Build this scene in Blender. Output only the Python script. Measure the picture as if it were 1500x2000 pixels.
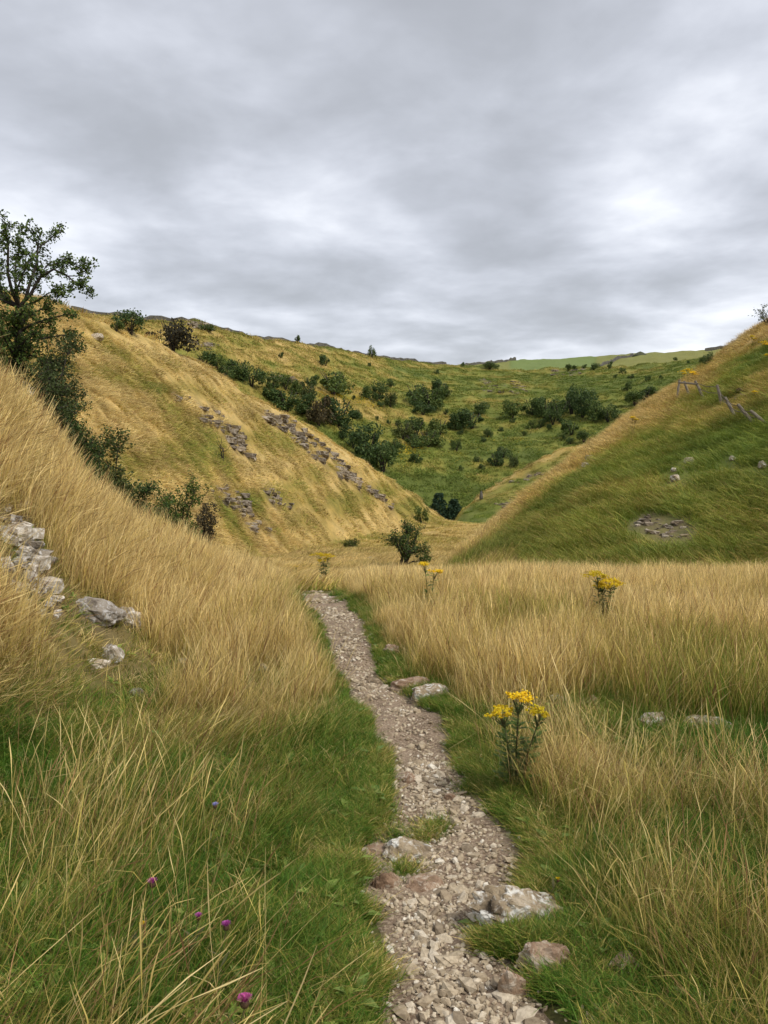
import bpy, bmesh, math, random
import numpy as np
from mathutils import Vector, Matrix

# ------------------------------------------------------------------ scene, camera, sky, sun, exposure
for o in list(bpy.data.objects):
    bpy.data.objects.remove(o)
SC = bpy.context.scene
COL = SC.collection
R = math.radians
F = 1500.0                       # focal length in pixels of the 1500 x 2000 photograph
EYE = 1.6
PITCH = math.atan(150 / F)       # camera looks 5.7 degrees down, horizon at row 850

cam_data = bpy.data.cameras.new('camera')
cam_data.sensor_fit = 'VERTICAL'
cam_data.sensor_height = 24.0
cam_data.lens = 24.0 * F / 2000.0
cam_data.clip_start = 0.05
cam_data.clip_end = 9000
cam = bpy.data.objects.new('camera', cam_data)
COL.objects.link(cam)
cam.location = (0, 0, EYE)
cam.rotation_euler = (R(90) - PITCH, 0, 0)
SC.camera = cam

SUN_EL, SUN_AZ = R(52), R(125)   # azimuth clockwise from the view direction (+Y): behind and to the right
world = bpy.data.worlds.new('World')
SC.world = world
world.use_nodes = True
OFA, OFB = (-18.6, -18.9), (-1.4, -7.3)
def build_world():
    nt = world.node_tree
    nt.nodes.clear()
    N, L = nt.nodes.new, nt.links.new
    out = N('ShaderNodeOutputWorld'); bg = N('ShaderNodeBackground')
    tc = N('ShaderNodeTexCoord'); sep = N('ShaderNodeSeparateXYZ')
    L(tc.outputs['Generated'], sep.inputs[0])
    def math_(op, a, b=None, clamp=False):
        n = N('ShaderNodeMath'); n.operation = op; n.use_clamp = clamp
        for i, v in enumerate((a, b)):
            if v is None: continue
            if isinstance(v, (int, float)): n.inputs[i].default_value = v
            else: L(v, n.inputs[i])
        return n.outputs[0]
    zz = math_('MAXIMUM', sep.outputs[2], 0.0)
    den = math_('ADD', zz, 0.17)
    px, py = math_('DIVIDE', sep.outputs[0], den), math_('DIVIDE', sep.outputs[1], den)
    comb = N('ShaderNodeCombineXYZ'); L(px, comb.inputs[0]); L(py, comb.inputs[1])
    def noise(scale, detail, off, rough=0.5, dist=0.0):
        mp = N('ShaderNodeMapping'); L(comb.outputs[0], mp.inputs[0]); mp.inputs['Location'].default_value = off
        n = N('ShaderNodeTexNoise'); L(mp.outputs[0], n.inputs['Vector'])
        n.inputs['Scale'].default_value = scale; n.inputs['Detail'].default_value = detail
        n.inputs['Roughness'].default_value = rough; n.inputs['Distortion'].default_value = dist
        return n.outputs['Fac']
    a = noise(0.85, 3, (OFA[0], OFA[1], 0), 0.45, 0.2)
    b = noise(2.2, 5, (OFB[0], OFB[1], 4), 0.50, 0.25)
    c = noise(6.0, 5, (1.3, 5.2, 9), 0.5, 0.2)
    s = math_('ADD', math_('ADD', math_('MULTIPLY', a, 0.52), math_('MULTIPLY', b, 0.38)), math_('MULTIPLY', c, 0.13))
    s = math_('SUBTRACT', math_('MULTIPLY', s, 1.15), 0.145)
    # the cloud deck thins towards the horizon
    hor = math_('POWER', math_('SUBTRACT', 1.0, zz, True), 9.0)
    east = math_('ADD', math_('MULTIPLY', sep.outputs[0], 1.8), 0.25, True)      # and most of all to the right
    s = math_('ADD', s, math_('MULTIPLY', hor, math_('ADD', 0.10, math_('MULTIPLY', east, 0.12))))
    rp = N('ShaderNodeValToRGB'); L(s, rp.inputs[0])
    cr = rp.color_ramp; cr.interpolation = 'B_SPLINE'
    e = cr.elements
    e[0].position = 0.34; e[0].color = (0.33, 0.342, 0.37, 1)
    e[1].position = 0.76; e[1].color = (1.0, 1.0, 1.0, 1)
    for p, col in ((0.44, (0.42, 0.437, 0.48)), (0.52, (0.53, 0.55, 0.605)), (0.60, (0.69, 0.71, 0.76)), (0.68, (0.87, 0.88, 0.91))):
        n = e.new(p); n.color = col + (1,)
    sky = N('ShaderNodeTexSky'); sky.sky_type = 'NISHITA'; sky.sun_disc = False
    sky.sun_elevation = SUN_EL; sky.sun_rotation = SUN_AZ
    sc = N('ShaderNodeVectorMath'); sc.operation = 'SCALE'; L(sky.outputs[0], sc.inputs[0]); sc.inputs['Scale'].default_value = 0.09
    mix = N('ShaderNodeMix'); mix.data_type = 'RGBA'; mix.inputs['Factor'].default_value = 0.90
    L(sc.outputs[0], mix.inputs['A']); L(rp.outputs[0], mix.inputs['B'])
    L(mix.outputs['Result'], bg.inputs[0]); bg.inputs[1].default_value = 0.75
    L(bg.outputs[0], out.inputs[0])
build_world()
sun_data = bpy.data.lights.new('sun', 'SUN')
sun_data.energy = 1.5; sun_data.angle = R(14); sun_data.color = (1.0, 0.94, 0.84)
sun = bpy.data.objects.new('sun', sun_data); COL.objects.link(sun)
sd = Vector((math.sin(SUN_AZ) * math.cos(SUN_EL), math.cos(SUN_AZ) * math.cos(SUN_EL), math.sin(SUN_EL)))
sun.rotation_euler = sd.to_track_quat('Z', 'Y').to_euler()
sun.location = sd * 60

SC.view_settings.view_transform = 'Standard'
SC.view_settings.look = 'None'
SC.view_settings.gamma = 1.0
SC.view_settings.exposure = 0.95
SC.cycles.max_bounces = 4
SC.cycles.diffuse_bounces = 2
SC.cycles.glossy_bounces = 2
SC.cycles.transmission_bounces = 3
SC.cycles.transparent_max_bounces = 4
SC.cycles.use_denoising = True
SC.cycles.use_adaptive_sampling = True
SC.cycles.adaptive_threshold = 0.02

# ------------------------------------------------------------------ small helpers
rng = np.random.default_rng(7)
random.seed(7)

def hash2(ix, iy, seed):
    h = (ix.astype(np.int64) * 374761393 + iy.astype(np.int64) * 668265263 + seed * 974634777) & 0x7fffffff
    h = ((h ^ (h >> 13)) * 1274126177) & 0x7fffffff
    h = h ^ (h >> 16)
    return (h & 0xffff) / 65535.0
def vnoise(x, y, seed=0):
    x = np.asarray(x, float); y = np.asarray(y, float)
    ix, iy = np.floor(x), np.floor(y)
    fx, fy = x - ix, y - iy
    ux, uy = fx * fx * fx * (fx * (fx * 6 - 15) + 10), fy * fy * fy * (fy * (fy * 6 - 15) + 10)
    a, b = hash2(ix, iy, seed), hash2(ix + 1, iy, seed)
    c, d = hash2(ix, iy + 1, seed), hash2(ix + 1, iy + 1, seed)
    return (a + (b - a) * ux) * (1 - uy) + (c + (d - c) * ux) * uy - 0.5
def fbm(x, y, seed=0, oct=4, gain=0.5):
    s = 0; a = 1.0; n = 0
    for k in range(oct):
        s = s + a * vnoise(x * 2 ** k + 17.3 * k, y * 2 ** k - 9.1 * k, seed + k); n += a; a *= gain
    return s / n * 1.6            # about -0.8 .. 0.8
def sstep(a, b, x):
    t = np.clip((x - a) / (b - a), 0, 1)
    return t * t * (3 - 2 * t)

def ray(px, py):
    """direction of a photo pixel: azimuth (clockwise from +Y) and rise per metre of horizontal distance"""
    u, v = (px - 750) / F, (py - 1000) / F
    cx, cy, cz = u, math.cos(PITCH) - v * math.sin(PITCH), -math.sin(PITCH) - v * math.cos(PITCH)
    h = math.hypot(cx, cy)
    return math.atan2(cx, cy), cz / h

def link(o, parent=None):
    COL.objects.link(o)
    if parent is not None: o.parent = parent
    return o
def tag(o, label=None, cat=None, group=None, kind=None):
    if label: o['label'] = label
    if cat: o['category'] = cat
    if group: o['group'] = group
    if kind: o['kind'] = kind
    return o
def mesh_from(name, verts, faces, mat=None, smooth=False):
    me = bpy.data.meshes.new(name)
    me.from_pydata([tuple(v) for v in verts] if not isinstance(verts, np.ndarray) else verts.tolist(), [], faces if isinstance(faces, list) else faces.tolist())
    if mat: me.materials.append(mat)
    if smooth: me.polygons.foreach_set('use_smooth', np.ones(len(me.polygons), bool))
    me.update()
    return me
def obj(name, me, parent=None, loc=None, rot=None, scale=None):
    o = bpy.data.objects.new(name, me)
    if loc is not None: o.location = loc
    if rot is not None: o.rotation_euler = rot
    if scale is not None: o.scale = scale if hasattr(scale, '__len__') else (scale,) * 3
    return link(o, parent)
def empty(name, loc, rz=0.0):
    o = bpy.data.objects.new(name, None); o.empty_display_size = 0.2
    o.location = loc; o.rotation_euler = (0, 0, rz)
    return link(o)

# ------------------------------------------------------------------ materials
def new_mat(name):
    m = bpy.data.materials.new(name); m.use_nodes = True
    nt = m.node_tree; b = nt.nodes['Principled BSDF']
    b.inputs['Roughness'].default_value = 0.85
    b.inputs['Specular IOR Level'].default_value = 0.2
    return m, nt, b
def nd(nt, typ, **kw):
    n = nt.nodes.new(typ)
    for k, v in kw.items(): setattr(n, k, v)
    return n
def ramp(nt, fac, stops, interp='LINEAR'):
    r = nt.nodes.new('ShaderNodeValToRGB'); r.color_ramp.interpolation = interp
    e = r.color_ramp.elements
    e[0].position, e[0].color = stops[0][0], tuple(stops[0][1]) + (1,)
    e[1].position, e[1].color = stops[-1][0], tuple(stops[-1][1]) + (1,)
    for p, c in stops[1:-1]:
        x = e.new(p); x.color = tuple(c) + (1,)
    if fac is not None: nt.links.new(fac, r.inputs[0])
    return r.outputs[0]
def mathn(nt, op, a, b=None, clamp=False):
    n = nt.nodes.new('ShaderNodeMath'); n.operation = op; n.use_clamp = clamp
    for i, v in enumerate((a, b)):
        if v is None: continue
        if isinstance(v, (int, float)): n.inputs[i].default_value = v
        else: nt.links.new(v, n.inputs[i])
    return n.outputs[0]
def mixc(nt, fac, a, b, mode='MIX'):
    n = nt.nodes.new('ShaderNodeMix'); n.data_type = 'RGBA'; n.blend_type = mode
    for s, v in (('Factor', fac), ('A', a), ('B', b)):
        if isinstance(v, (int, float)): n.inputs[s].default_value = v
        elif isinstance(v, tuple): n.inputs[s].default_value = v + (1,)
        else: nt.links.new(v, n.inputs[s])
    return n.outputs['Result']
def noisen(nt, scale, detail=4, rough=0.55, vec=None, dist=0.0):
    n = nt.nodes.new('ShaderNodeTexNoise')
    n.inputs['Scale'].default_value = scale; n.inputs['Detail'].default_value = detail
    n.inputs['Roughness'].default_value = rough; n.inputs['Distortion'].default_value = dist
    if vec is not None: nt.links.new(vec, n.inputs['Vector'])
    return n.outputs['Fac']
def bumpn(nt, b, h, strength, dist):
    n = nt.nodes.new('ShaderNodeBump'); n.inputs['Strength'].default_value = strength; n.inputs['Distance'].default_value = dist
    nt.links.new(h, n.inputs['Height']); nt.links.new(n.outputs[0], b.inputs['Normal'])
def thin(nt, b, colour, amount):
    """leaf-like: part of the light passes through"""
    tr = nt.nodes.new('ShaderNodeBsdfTranslucent'); mx = nt.nodes.new('ShaderNodeMixShader')
    if isinstance(colour, tuple): tr.inputs[0].default_value = colour + (1,)
    else: nt.links.new(colour, tr.inputs[0])
    mx.inputs[0].default_value = amount
    nt.links.new(b.outputs[0], mx.inputs[1]); nt.links.new(tr.outputs[0], mx.inputs[2])
    nt.links.new(mx.outputs[0], nt.nodes['Material Output'].inputs['Surface'])

M = {}
def make_materials():
    # terrain: colour of the sward from an attribute, broken up by noise
    m, nt, b = new_mat('terrain'); M['terrain'] = m
    at = nd(nt, 'ShaderNodeAttribute', attribute_name='sward')
    geo = nd(nt, 'ShaderNodeNewGeometry')
    n1 = noisen(nt, 1.3, 6, 0.65, geo.outputs['Position'])
    n2 = noisen(nt, 9.0, 4, 0.6, geo.outputs['Position'])
    v = mathn(nt, 'ADD', mathn(nt, 'MULTIPLY', n1, 1.0), mathn(nt, 'MULTIPLY', n2, 0.5))
    br = ramp(nt, v, [(0.45, (0.55, 0.58, 0.5)), (0.75, (1, 1, 1)), (1.0, (1.35, 1.25, 1.15))])
    c = mixc(nt, 1.0, at.outputs['Color'], br, 'MULTIPLY')
    nt.links.new(c, b.inputs['Base Color']); bumpn(nt, b, v, 0.6, 0.15)
    # grasses: tuft instances carry dry (0 green .. 1 straw) and tint; t runs from root to tip
    NEAR = [(0.0, (0.070, 0.165, 0.018)), (0.25, (0.125, 0.215, 0.026)), (0.45, (0.23, 0.235, 0.040)), (0.65, (0.49, 0.39, 0.105)), (0.85, (0.73, 0.565, 0.225)), (1.0, (0.79, 0.63, 0.295))]
    FAR = [(0.0, (0.135, 0.195, 0.032)), (0.25, (0.230, 0.270, 0.045)), (0.45, (0.335, 0.315, 0.062)), (0.65, (0.47, 0.365, 0.095)), (0.85, (0.66, 0.495, 0.180)), (1.0, (0.73, 0.57, 0.24))]
    for name, through, stops in (('grass', 0.28, NEAR), ('grass_far', 0.22, FAR)):
        m, nt, b = new_mat(name); M[name] = m
        dry = nd(nt, 'ShaderNodeAttribute', attribute_type='INSTANCER', attribute_name='dry').outputs['Fac']
        tint = nd(nt, 'ShaderNodeAttribute', attribute_type='INSTANCER', attribute_name='tint').outputs['Fac']
        t = nd(nt, 'ShaderNodeAttribute', attribute_name='t').outputs['Fac']
        isl = nd(nt, 'ShaderNodeNewGeometry').outputs['Random Per Island']
        f = mathn(nt, 'ADD', dry, mathn(nt, 'MULTIPLY', mathn(nt, 'SUBTRACT', isl, 0.5), 0.45))
        f = mathn(nt, 'ADD', f, mathn(nt, 'MULTIPLY', mathn(nt, 'SUBTRACT', t, 0.58), 0.46), True)
        c = ramp(nt, f, stops)
        brown = mathn(nt, 'MULTIPLY', mathn(nt, 'GREATER_THAN', mathn(nt, 'FRACT', mathn(nt, 'MULTIPLY', isl, 13.7)), 0.90), mathn(nt, 'GREATER_THAN', f, 0.4))
        c = mixc(nt, brown, c, (0.33, 0.195, 0.085))
        k = mathn(nt, 'MULTIPLY', tint, mathn(nt, 'ADD', 0.7, mathn(nt, 'MULTIPLY', mathn(nt, 'FRACT', mathn(nt, 'MULTIPLY', isl, 7.31)), 0.6)))
        sc = nd(nt, 'ShaderNodeVectorMath', operation='SCALE'); nt.links.new(c, sc.inputs[0]); nt.links.new(k, sc.inputs['Scale'])
        nt.links.new(sc.outputs[0], b.inputs['Base Color']); b.inputs['Roughness'].default_value = 0.6
        thin(nt, b, sc.outputs[0], through)
    # limestone, lichened
    def rock(name, base, light, dark, lichen, sc_=6.0, island=False):
        m, nt, b = new_mat(name); M[name] = m
        co = nd(nt, 'ShaderNodeNewGeometry')
        n1 = noisen(nt, sc_, 8, 0.65, co.outputs['Position'], 0.4)
        n2 = noisen(nt, sc_ * 2.3, 8, 0.7, co.outputs['Position'], 0.8)
        n3 = noisen(nt, sc_ * 9, 4, 0.6, co.outputs['Position'])
        c = ramp(nt, n1, [(0.32, dark), (0.5, base), (0.66, light)])
        c = mixc(nt, ramp(nt, n2, [(0.50, (0, 0, 0)), (0.60, (1, 1, 1))]), c, lichen)
        c = mixc(nt, mathn(nt, 'MULTIPLY', ramp(nt, n3, [(0.3, (1, 1, 1)), (0.45, (0, 0, 0))]), 0.6), c, dark)
        if island:
            oi = nd(nt, 'ShaderNodeObjectInfo').outputs['Random']
            c = mixc(nt, 1.0, c, ramp(nt, oi, [(0, (0.6, 0.6, 0.62)), (0.6, (1, 1, 1)), (1, (1.25, 1.22, 1.18))]), 'MULTIPLY')
        nt.links.new(c, b.inputs['Base Color']); b.inputs['Roughness'].default_value = 0.95
        bumpn(nt, b, mathn(nt, 'ADD', n2, mathn(nt, 'MULTIPLY', n3, 0.35)), 0.9, 0.12 / sc_)
    rock('limestone', (0.36, 0.28, 0.18), (0.50, 0.43, 0.33), (0.10, 0.075, 0.05), (0.72, 0.70, 0.64), 7.0)
    rock('brown_limestone', (0.30, 0.20, 0.13), (0.42, 0.32, 0.23), (0.13, 0.08, 0.05), (0.50, 0.42, 0.33), 9.0)
    rock('bank_limestone', (0.42, 0.36, 0.28), (0.58, 0.53, 0.45), (0.12, 0.095, 0.07), (0.74, 0.71, 0.66), 6.0, True)
    rock('crag_limestone', (0.23, 0.185, 0.13), (0.35, 0.295, 0.22), (0.07, 0.053, 0.036), (0.44, 0.39, 0.32), 1.6, True)
    rock('wall_stone', (0.10, 0.095, 0.08), (0.16, 0.15, 0.13), (0.05, 0.048, 0.04), (0.18, 0.17, 0.15), 0.8)
    # path grit and stones
    m, nt, b = new_mat('path_earth'); M['path_earth'] = m
    co = nd(nt, 'ShaderNodeNewGeometry').outputs['Position']
    n1 = noisen(nt, 5, 6, 0.65, co); n2 = noisen(nt, 70, 5, 0.7, co)
    c = ramp(nt, n1, [(0.35, (0.13, 0.088, 0.057)), (0.6, (0.26, 0.19, 0.13))])
    c = mixc(nt, ramp(nt, n2, [(0.48, (0, 0, 0)), (0.62, (1, 1, 1))]), c, (0.42, 0.33, 0.235))
    nt.links.new(c, b.inputs['Base Color']); bumpn(nt, b, n2, 0.8, 0.012)
    m, nt, b = new_mat('gravel'); M['gravel'] = m
    g = nd(nt, 'ShaderNodeNewGeometry'); oi = nd(nt, 'ShaderNodeObjectInfo').outputs['Random']
    r = mathn(nt, 'FRACT', mathn(nt, 'ADD', g.outputs['Random Per Island'], mathn(nt, 'MULTIPLY', oi, 5.7)))
    c = ramp(nt, r, [(0, (0.21, 0.165, 0.115)), (0.3, (0.37, 0.295, 0.20)), (0.65, (0.50, 0.415, 0.295)), (0.92, (0.60, 0.52, 0.40)), (1, (0.71, 0.66, 0.56))])
    n1 = noisen(nt, 60, 5, 0.6, g.outputs['Position'])
    c = mixc(nt, 1.0, c, ramp(nt, n1, [(0.3, (0.62, 0.6, 0.58)), (0.6, (1.05, 1.05, 1.05))]), 'MULTIPLY')
    nt.links.new(c, b.inputs['Base Color']); bumpn(nt, b, n1, 0.5, 0.006)
    # leaves and bark
    def leaf(name, cols, through=0.25, isl_scale=1.0):
        m, nt, b = new_mat(name); M[name] = m
        isl = nd(nt, 'ShaderNodeNewGeometry').outputs['Random Per Island']; oi = nd(nt, 'ShaderNodeObjectInfo').outputs['Random']
        c = ramp(nt, isl, cols)
        c = mixc(nt, 1.0, c, ramp(nt, oi, [(0, (0.72, 0.78, 0.85)), (0.5, (1, 1, 1)), (1, (1.25, 1.15, 0.95))]), 'MULTIPLY')
        nt.links.new(c, b.inputs['Base Color']); b.inputs['Roughness'].default_value = 0.55
        thin(nt, b, c, through)
    leaf('leaf_hawthorn', [(0, (0.036, 0.066, 0.018)), (0.6, (0.075, 0.130, 0.030)), (1, (0.14, 0.20, 0.05))])
    leaf('leaf_bush', [(0, (0.045, 0.078, 0.024)), (0.6, (0.090, 0.140, 0.038)), (1, (0.155, 0.205, 0.058))])
    leaf('leaf_olive', [(0, (0.050, 0.068, 0.020)), (0.6, (0.095, 0.125, 0.036)), (1, (0.15, 0.18, 0.055))])
    leaf('leaf_brown', [(0, (0.040, 0.036, 0.022)), (0.6, (0.075, 0.066, 0.035)), (1, (0.12, 0.095, 0.05))])
    leaf('leaf_conifer', [(0, (0.020, 0.045, 0.026)), (0.6, (0.036, 0.078, 0.044)), (1, (0.065, 0.115, 0.06))])
    leaf('leaf_weed', [(0, (0.09, 0.15, 0.026)), (0.6, (0.16, 0.245, 0.048)), (1, (0.24, 0.30, 0.08))], 0.2)
    leaf('petal_yellow', [(0, (0.60, 0.36, 0.01)), (0.5, (0.80, 0.55, 0.012)), (1, (0.86, 0.66, 0.03))], 0.2)
    leaf('petal_purple', [(0, (0.32, 0.05, 0.26)), (0.6, (0.50, 0.09, 0.40)), (1, (0.66, 0.22, 0.55))], 0.2)
    leaf('petal_blue', [(0, (0.30, 0.30, 0.62)), (1, (0.45, 0.45, 0.75))], 0.2)
    leaf('bract', [(0, (0.05, 0.03, 0.018)), (1, (0.11, 0.065, 0.035))], 0.0)
    m, nt, b = new_mat('bark'); M['bark'] = m
    co = nd(nt, 'ShaderNodeTexCoord').outputs['Object']
    c = ramp(nt, noisen(nt, 9, 6, 0.6, co), [(0.3, (0.022, 0.018, 0.014)), (0.7, (0.065, 0.055, 0.045))])
    nt.links.new(c, b.inputs['Base Color'])
    m, nt, b = new_mat('weathered_wood'); M['weathered_wood'] = m
    co = nd(nt, 'ShaderNodeTexCoord').outputs['Object']; mp = nd(nt, 'ShaderNodeMapping'); nt.links.new(co, mp.inputs[0]); mp.inputs['Scale'].default_value = (14, 14, 1.5)
    c = ramp(nt, noisen(nt, 3, 6, 0.6, mp.outputs[0]), [(0.3, (0.10, 0.085, 0.065)), (0.7, (0.30, 0.26, 0.20))])
    nt.links.new(c, b.inputs['Base Color'])
    m, nt, b = new_mat('rusty_wire'); M['rusty_wire'] = m
    b.inputs['Base Color'].default_value = (0.09, 0.07, 0.055, 1); b.inputs['Roughness'].default_value = 0.7
    m, nt, b = new_mat('stem'); M['stem'] = m
    co = nd(nt, 'ShaderNodeTexCoord').outputs['Object']
    nt.links.new(ramp(nt, noisen(nt, 12, 3, 0.5, co), [(0.35, (0.07, 0.095, 0.03)), (0.7, (0.13, 0.10, 0.05))]), b.inputs['Base Color'])
    m, nt, b = new_mat('mound'); M['mound'] = m; b.inputs['Base Color'].default_value = (0.07, 0.075, 0.04, 1)
    m, nt, b = new_mat('fleece'); M['fleece'] = m; b.inputs['Base Color'].default_value = (0.62, 0.59, 0.52, 1)
    m, nt, b = new_mat('dark_hide'); M['dark_hide'] = m; b.inputs['Base Color'].default_value = (0.05, 0.045, 0.04, 1)
make_materials()

# ------------------------------------------------------------------ the lie of the land
# floor of the dale: meadow where the camera stands, a brow about 11 m ahead, then down the valley
PY = np.array([-400, -60, -10, 0, 5, 10, 13, 20, 30, 47, 75, 110, 122, 160, 250, 1000, 4500])
PZ = np.array([12, 3.5, 0.5, 0, -0.32, -0.72, -1.1, -2.6, -4.4, -6.5, -8.75, -11.5, -12.8, -17.5, -21, -30, -60])
_gy = np.linspace(-400, 4500, 24501)
_gz = np.interp(_gy, PY, PZ)
_k = np.hanning(31); _k /= _k.sum()
_gz = np.convolve(np.pad(_gz, 15, 'edge'), _k, 'valid')
def floor_z(x, y):
    return np.interp(y, _gy, _gz) + 0.0009 * np.clip(np.abs(x) - 3, 0, 40) ** 2 * (y < 60)

AZG = np.radians(np.arange(-90, 90.01, 0.2))
def curve(pts):
    a = np.array([p[0] for p in pts]); v = np.array([p[1] for p in pts])
    i = np.argsort(a); g = np.interp(AZG, a[i], v[i])
    k = np.hanning(9); k /= k.sum()
    return np.convolve(np.pad(g, 4, 'edge'), k, 'valid')
class Hill:
    """a slope that rises from a foot line to a crest line and falls away behind it; both lines were read off the photograph with assumed distances"""
    def __init__(self, crest, foot, back, width, bulge, lift=0.0):
        D, Z = [], []
        for px, py, d in crest:
            a, s = ray(px, py); D.append((a, d)); Z.append((a, EYE + s * d))
        self.d, self.z = curve(D), curve(Z)
        self.f = curve([(ray(px, 850)[0], d) for px, d in foot])
        self.back, self.width, self.bulge, self.lift = back, width, bulge, lift
    def __call__(self, az, d):
        dr, zr, db = np.interp(az, AZG, self.d), np.interp(az, AZG, self.z), np.interp(az, AZG, self.f)
        db = np.minimum(db, dr * 0.97)
        zb = floor_z(db * np.sin(az), db * np.cos(az)) + self.lift
        s = (d - db) / (dr - db); sc = np.clip(s, 0, 1)
        front = zb + (zr - zb) * (sc + self.bulge * sc * (1 - sc)) - 1.2 * np.clip(db - d, 0, None)
        los = np.minimum((zr - EYE) / dr, 0)
        dl = np.clip(d - dr, 0, None); w = self.width
        back = los * dl - self.back * (dl - w * (1 - np.exp(-dl / w)))
        return front + back, s
bank = Hill([(-900, 330, 8.2), (-500, 430, 8.5), (-200, 620, 9), (0, 782, 9.6), (80, 890, 9.9), (150, 975, 10.2), (250, 1042, 10.8), (350, 1098, 11.4), (450, 1144, 12), (540, 1172, 12.5), (640, 1240, 12.5), (800, 1400, 12)],
            [(-900, 3.4), (-500, 3.8), (0, 4.9), (150, 5.3), (300, 6.3), (450, 8.6), (560, 11), (800, 11)], 0.55, 2.0, 0.10)
spur = Hill([(-900, 380, 40), (-400, 500, 46), (-100, 552, 50), (50, 580, 55), (110, 597, 58), (200, 632, 64), (300, 667, 70), (400, 717, 77), (500, 781, 84), (600, 836, 92), (700, 896, 100), (800, 965, 108), (850, 1006, 113), (885, 1030, 117), (940, 1080, 119), (1050, 1180, 120)],
            [(-900, 20), (-300, 22), (0, 26), (200, 32), (350, 40), (450, 48), (600, 62), (750, 85), (880, 108)], 0.5, 12, 0.12)
right = Hill([(780, 1330, 22), (850, 1165, 23), (885, 1102, 24), (905, 1082, 25), (950, 1042, 27.5), (1000, 1000, 30), (1100, 916, 35), (1200, 840, 40), (1300, 770, 44.5), (1400, 704, 48), (1450, 664, 50), (1500, 629, 52), (1700, 520, 54), (2100, 330, 56), (2600, 250, 56)],
             [(800, 25), (860, 22), (900, 19.5), (1000, 17.5), (1100, 17), (1500, 18), (2100, 16)], 0.45, 8, 0.16)
far_spur = Hill([(840, 1085, 125), (875, 1030, 127), (900, 1005, 130), (940, 970, 138), (1000, 930, 145), (1060, 899, 150), (1120, 879, 155), (1200, 864, 160), (1400, 850, 165)],
                [(840, 116), (1000, 118), (1400, 118)], 0.45, 10, 0.15)
far_hill = Hill([(-700, 610, 185), (0, 614, 190), (200, 619, 200), (300, 625, 210), (360, 628, 215), (420, 640, 225), (500, 658, 245), (600, 675, 270), (700, 691, 300), (800, 706, 330), (860, 714, 345), (950, 720, 350), (1050, 723, 345), (1150, 720, 335), (1250, 715, 320), (1330, 707, 305), (1400, 699, 295), (1500, 690, 280), (1900, 660, 270)],
                [(-700, 125), (200, 130), (600, 150), (900, 165), (1100, 160), (1500, 150)], 0.015, 60, 0.28)
plateau = Hill([(-700, 680, 480), (0, 660, 480), (500, 690, 480), (800, 716, 480), (860, 714, 500), (900, 711, 560), (960, 706, 620), (1050, 701, 650), (1150, 697, 650), (1200, 692, 640), (1300, 687, 590), (1400, 682, 560), (1500, 675, 520), (1900, 670, 500)],
               [(-700, 300), (800, 362), (950, 372), (1100, 362), (1500, 300)], 0.01, 80, 0.0, 42.0)
HILLS = [bank, spur, right, far_spur, far_hill, plateau]
KS = [0.25, 1.2, 1.0, 1.5, 2.0, 0.5]

# centre line and half width of the trodden path: rows read off the photograph, placed on the meadow
PATH_ROWS = [(2250, 800, 1330), (2000, 755, 1090), (1900, 750, 1010), (1850, 750, 960), (1800, 750, 935), (1750, 735, 975), (1700, 720, 1010), (1650, 715, 1015), (1600, 735, 995), (1550, 765, 950), (1500, 768, 905), (1450, 755, 885), (1400, 722, 862),
             (1350, 690, 795), (1300, 662, 735), (1250, 643, 716), (1200, 618, 698), (1165, 586, 655), (1145, 562, 620), (1130, 546, 596)]
def meadow_hit(px, py):
    a, s = ray(px, py)
    d = np.geomspace(0.8, 60, 3000)
    z = EYE + s * d; g = floor_z(d * np.sin(a), d * np.cos(a))
    i = int(np.argmax(z < g))
    return np.array((d[i] * math.sin(a), d[i] * math.cos(a)))
_pl, _pr = [], []
for py, l, r in PATH_ROWS:
    _pl.append(meadow_hit(l, py)); _pr.append(meadow_hit(r, py))
_pl, _pr = np.array(_pl), np.array(_pr)
_c = (_pl + _pr) / 2; _h = np.linalg.norm(_pr - _pl, axis=1) / 2 * 1.10
_t = np.linspace(0, len(_c) - 1, 300)
def _cat(P):
    o = []
    for t in _t:
        i = min(int(t), len(P) - 2); f = t - i
        p0, p1, p2, p3 = P[max(i - 1, 0)], P[i], P[i + 1], P[min(i + 2, len(P) - 1)]
        o.append(0.5 * ((2 * p1) + (-p0 + p2) * f + (2 * p0 - 5 * p1 + 4 * p2 - p3) * f * f + (-p0 + 3 * p1 - 3 * p2 + p3) * f ** 3))
    return np.array(o)
PC = _cat(_c); PH = np.interp(_t, np.arange(len(_h)), _h)
# past the brow the path drops out of sight down to the left
for k in range(1, 40):
    PC = np.vstack([PC, PC[-1] + np.array((-0.05 - 0.004 * k, 0.16))]); PH = np.append(PH, 0.22)
# and it runs on behind the camera
for k in range(1, 40):
    PC = np.vstack([PC[0] + np.array((0.004, -0.12)), PC]); PH = np.insert(PH, 0, PH[0])
_cw = np.random.default_rng(3)
def path_dist(x, y):
    """signed distance from the edge of the path (negative inside)"""
    x = np.asarray(x, float); y = np.asarray(y, float)
    sh = x.shape; X = x.ravel(); Y = y.ravel()
    out = np.full(X.shape, 9.0)
    near = np.where((Y > -6) & (Y < 22) & (np.abs(X) < 8))[0]
    for c in range(0, len(near), 4000):
        ii = near[c:c + 4000]
        dd = np.hypot(X[ii, None] - PC[None, :, 0], Y[ii, None] - PC[None, :, 1]) - PH[None, :]
        out[ii] = dd.min(1) + 0.07 * fbm(X[ii] * 3.2, Y[ii] * 3.2, 191, 3)
    return out.reshape(sh)

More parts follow.
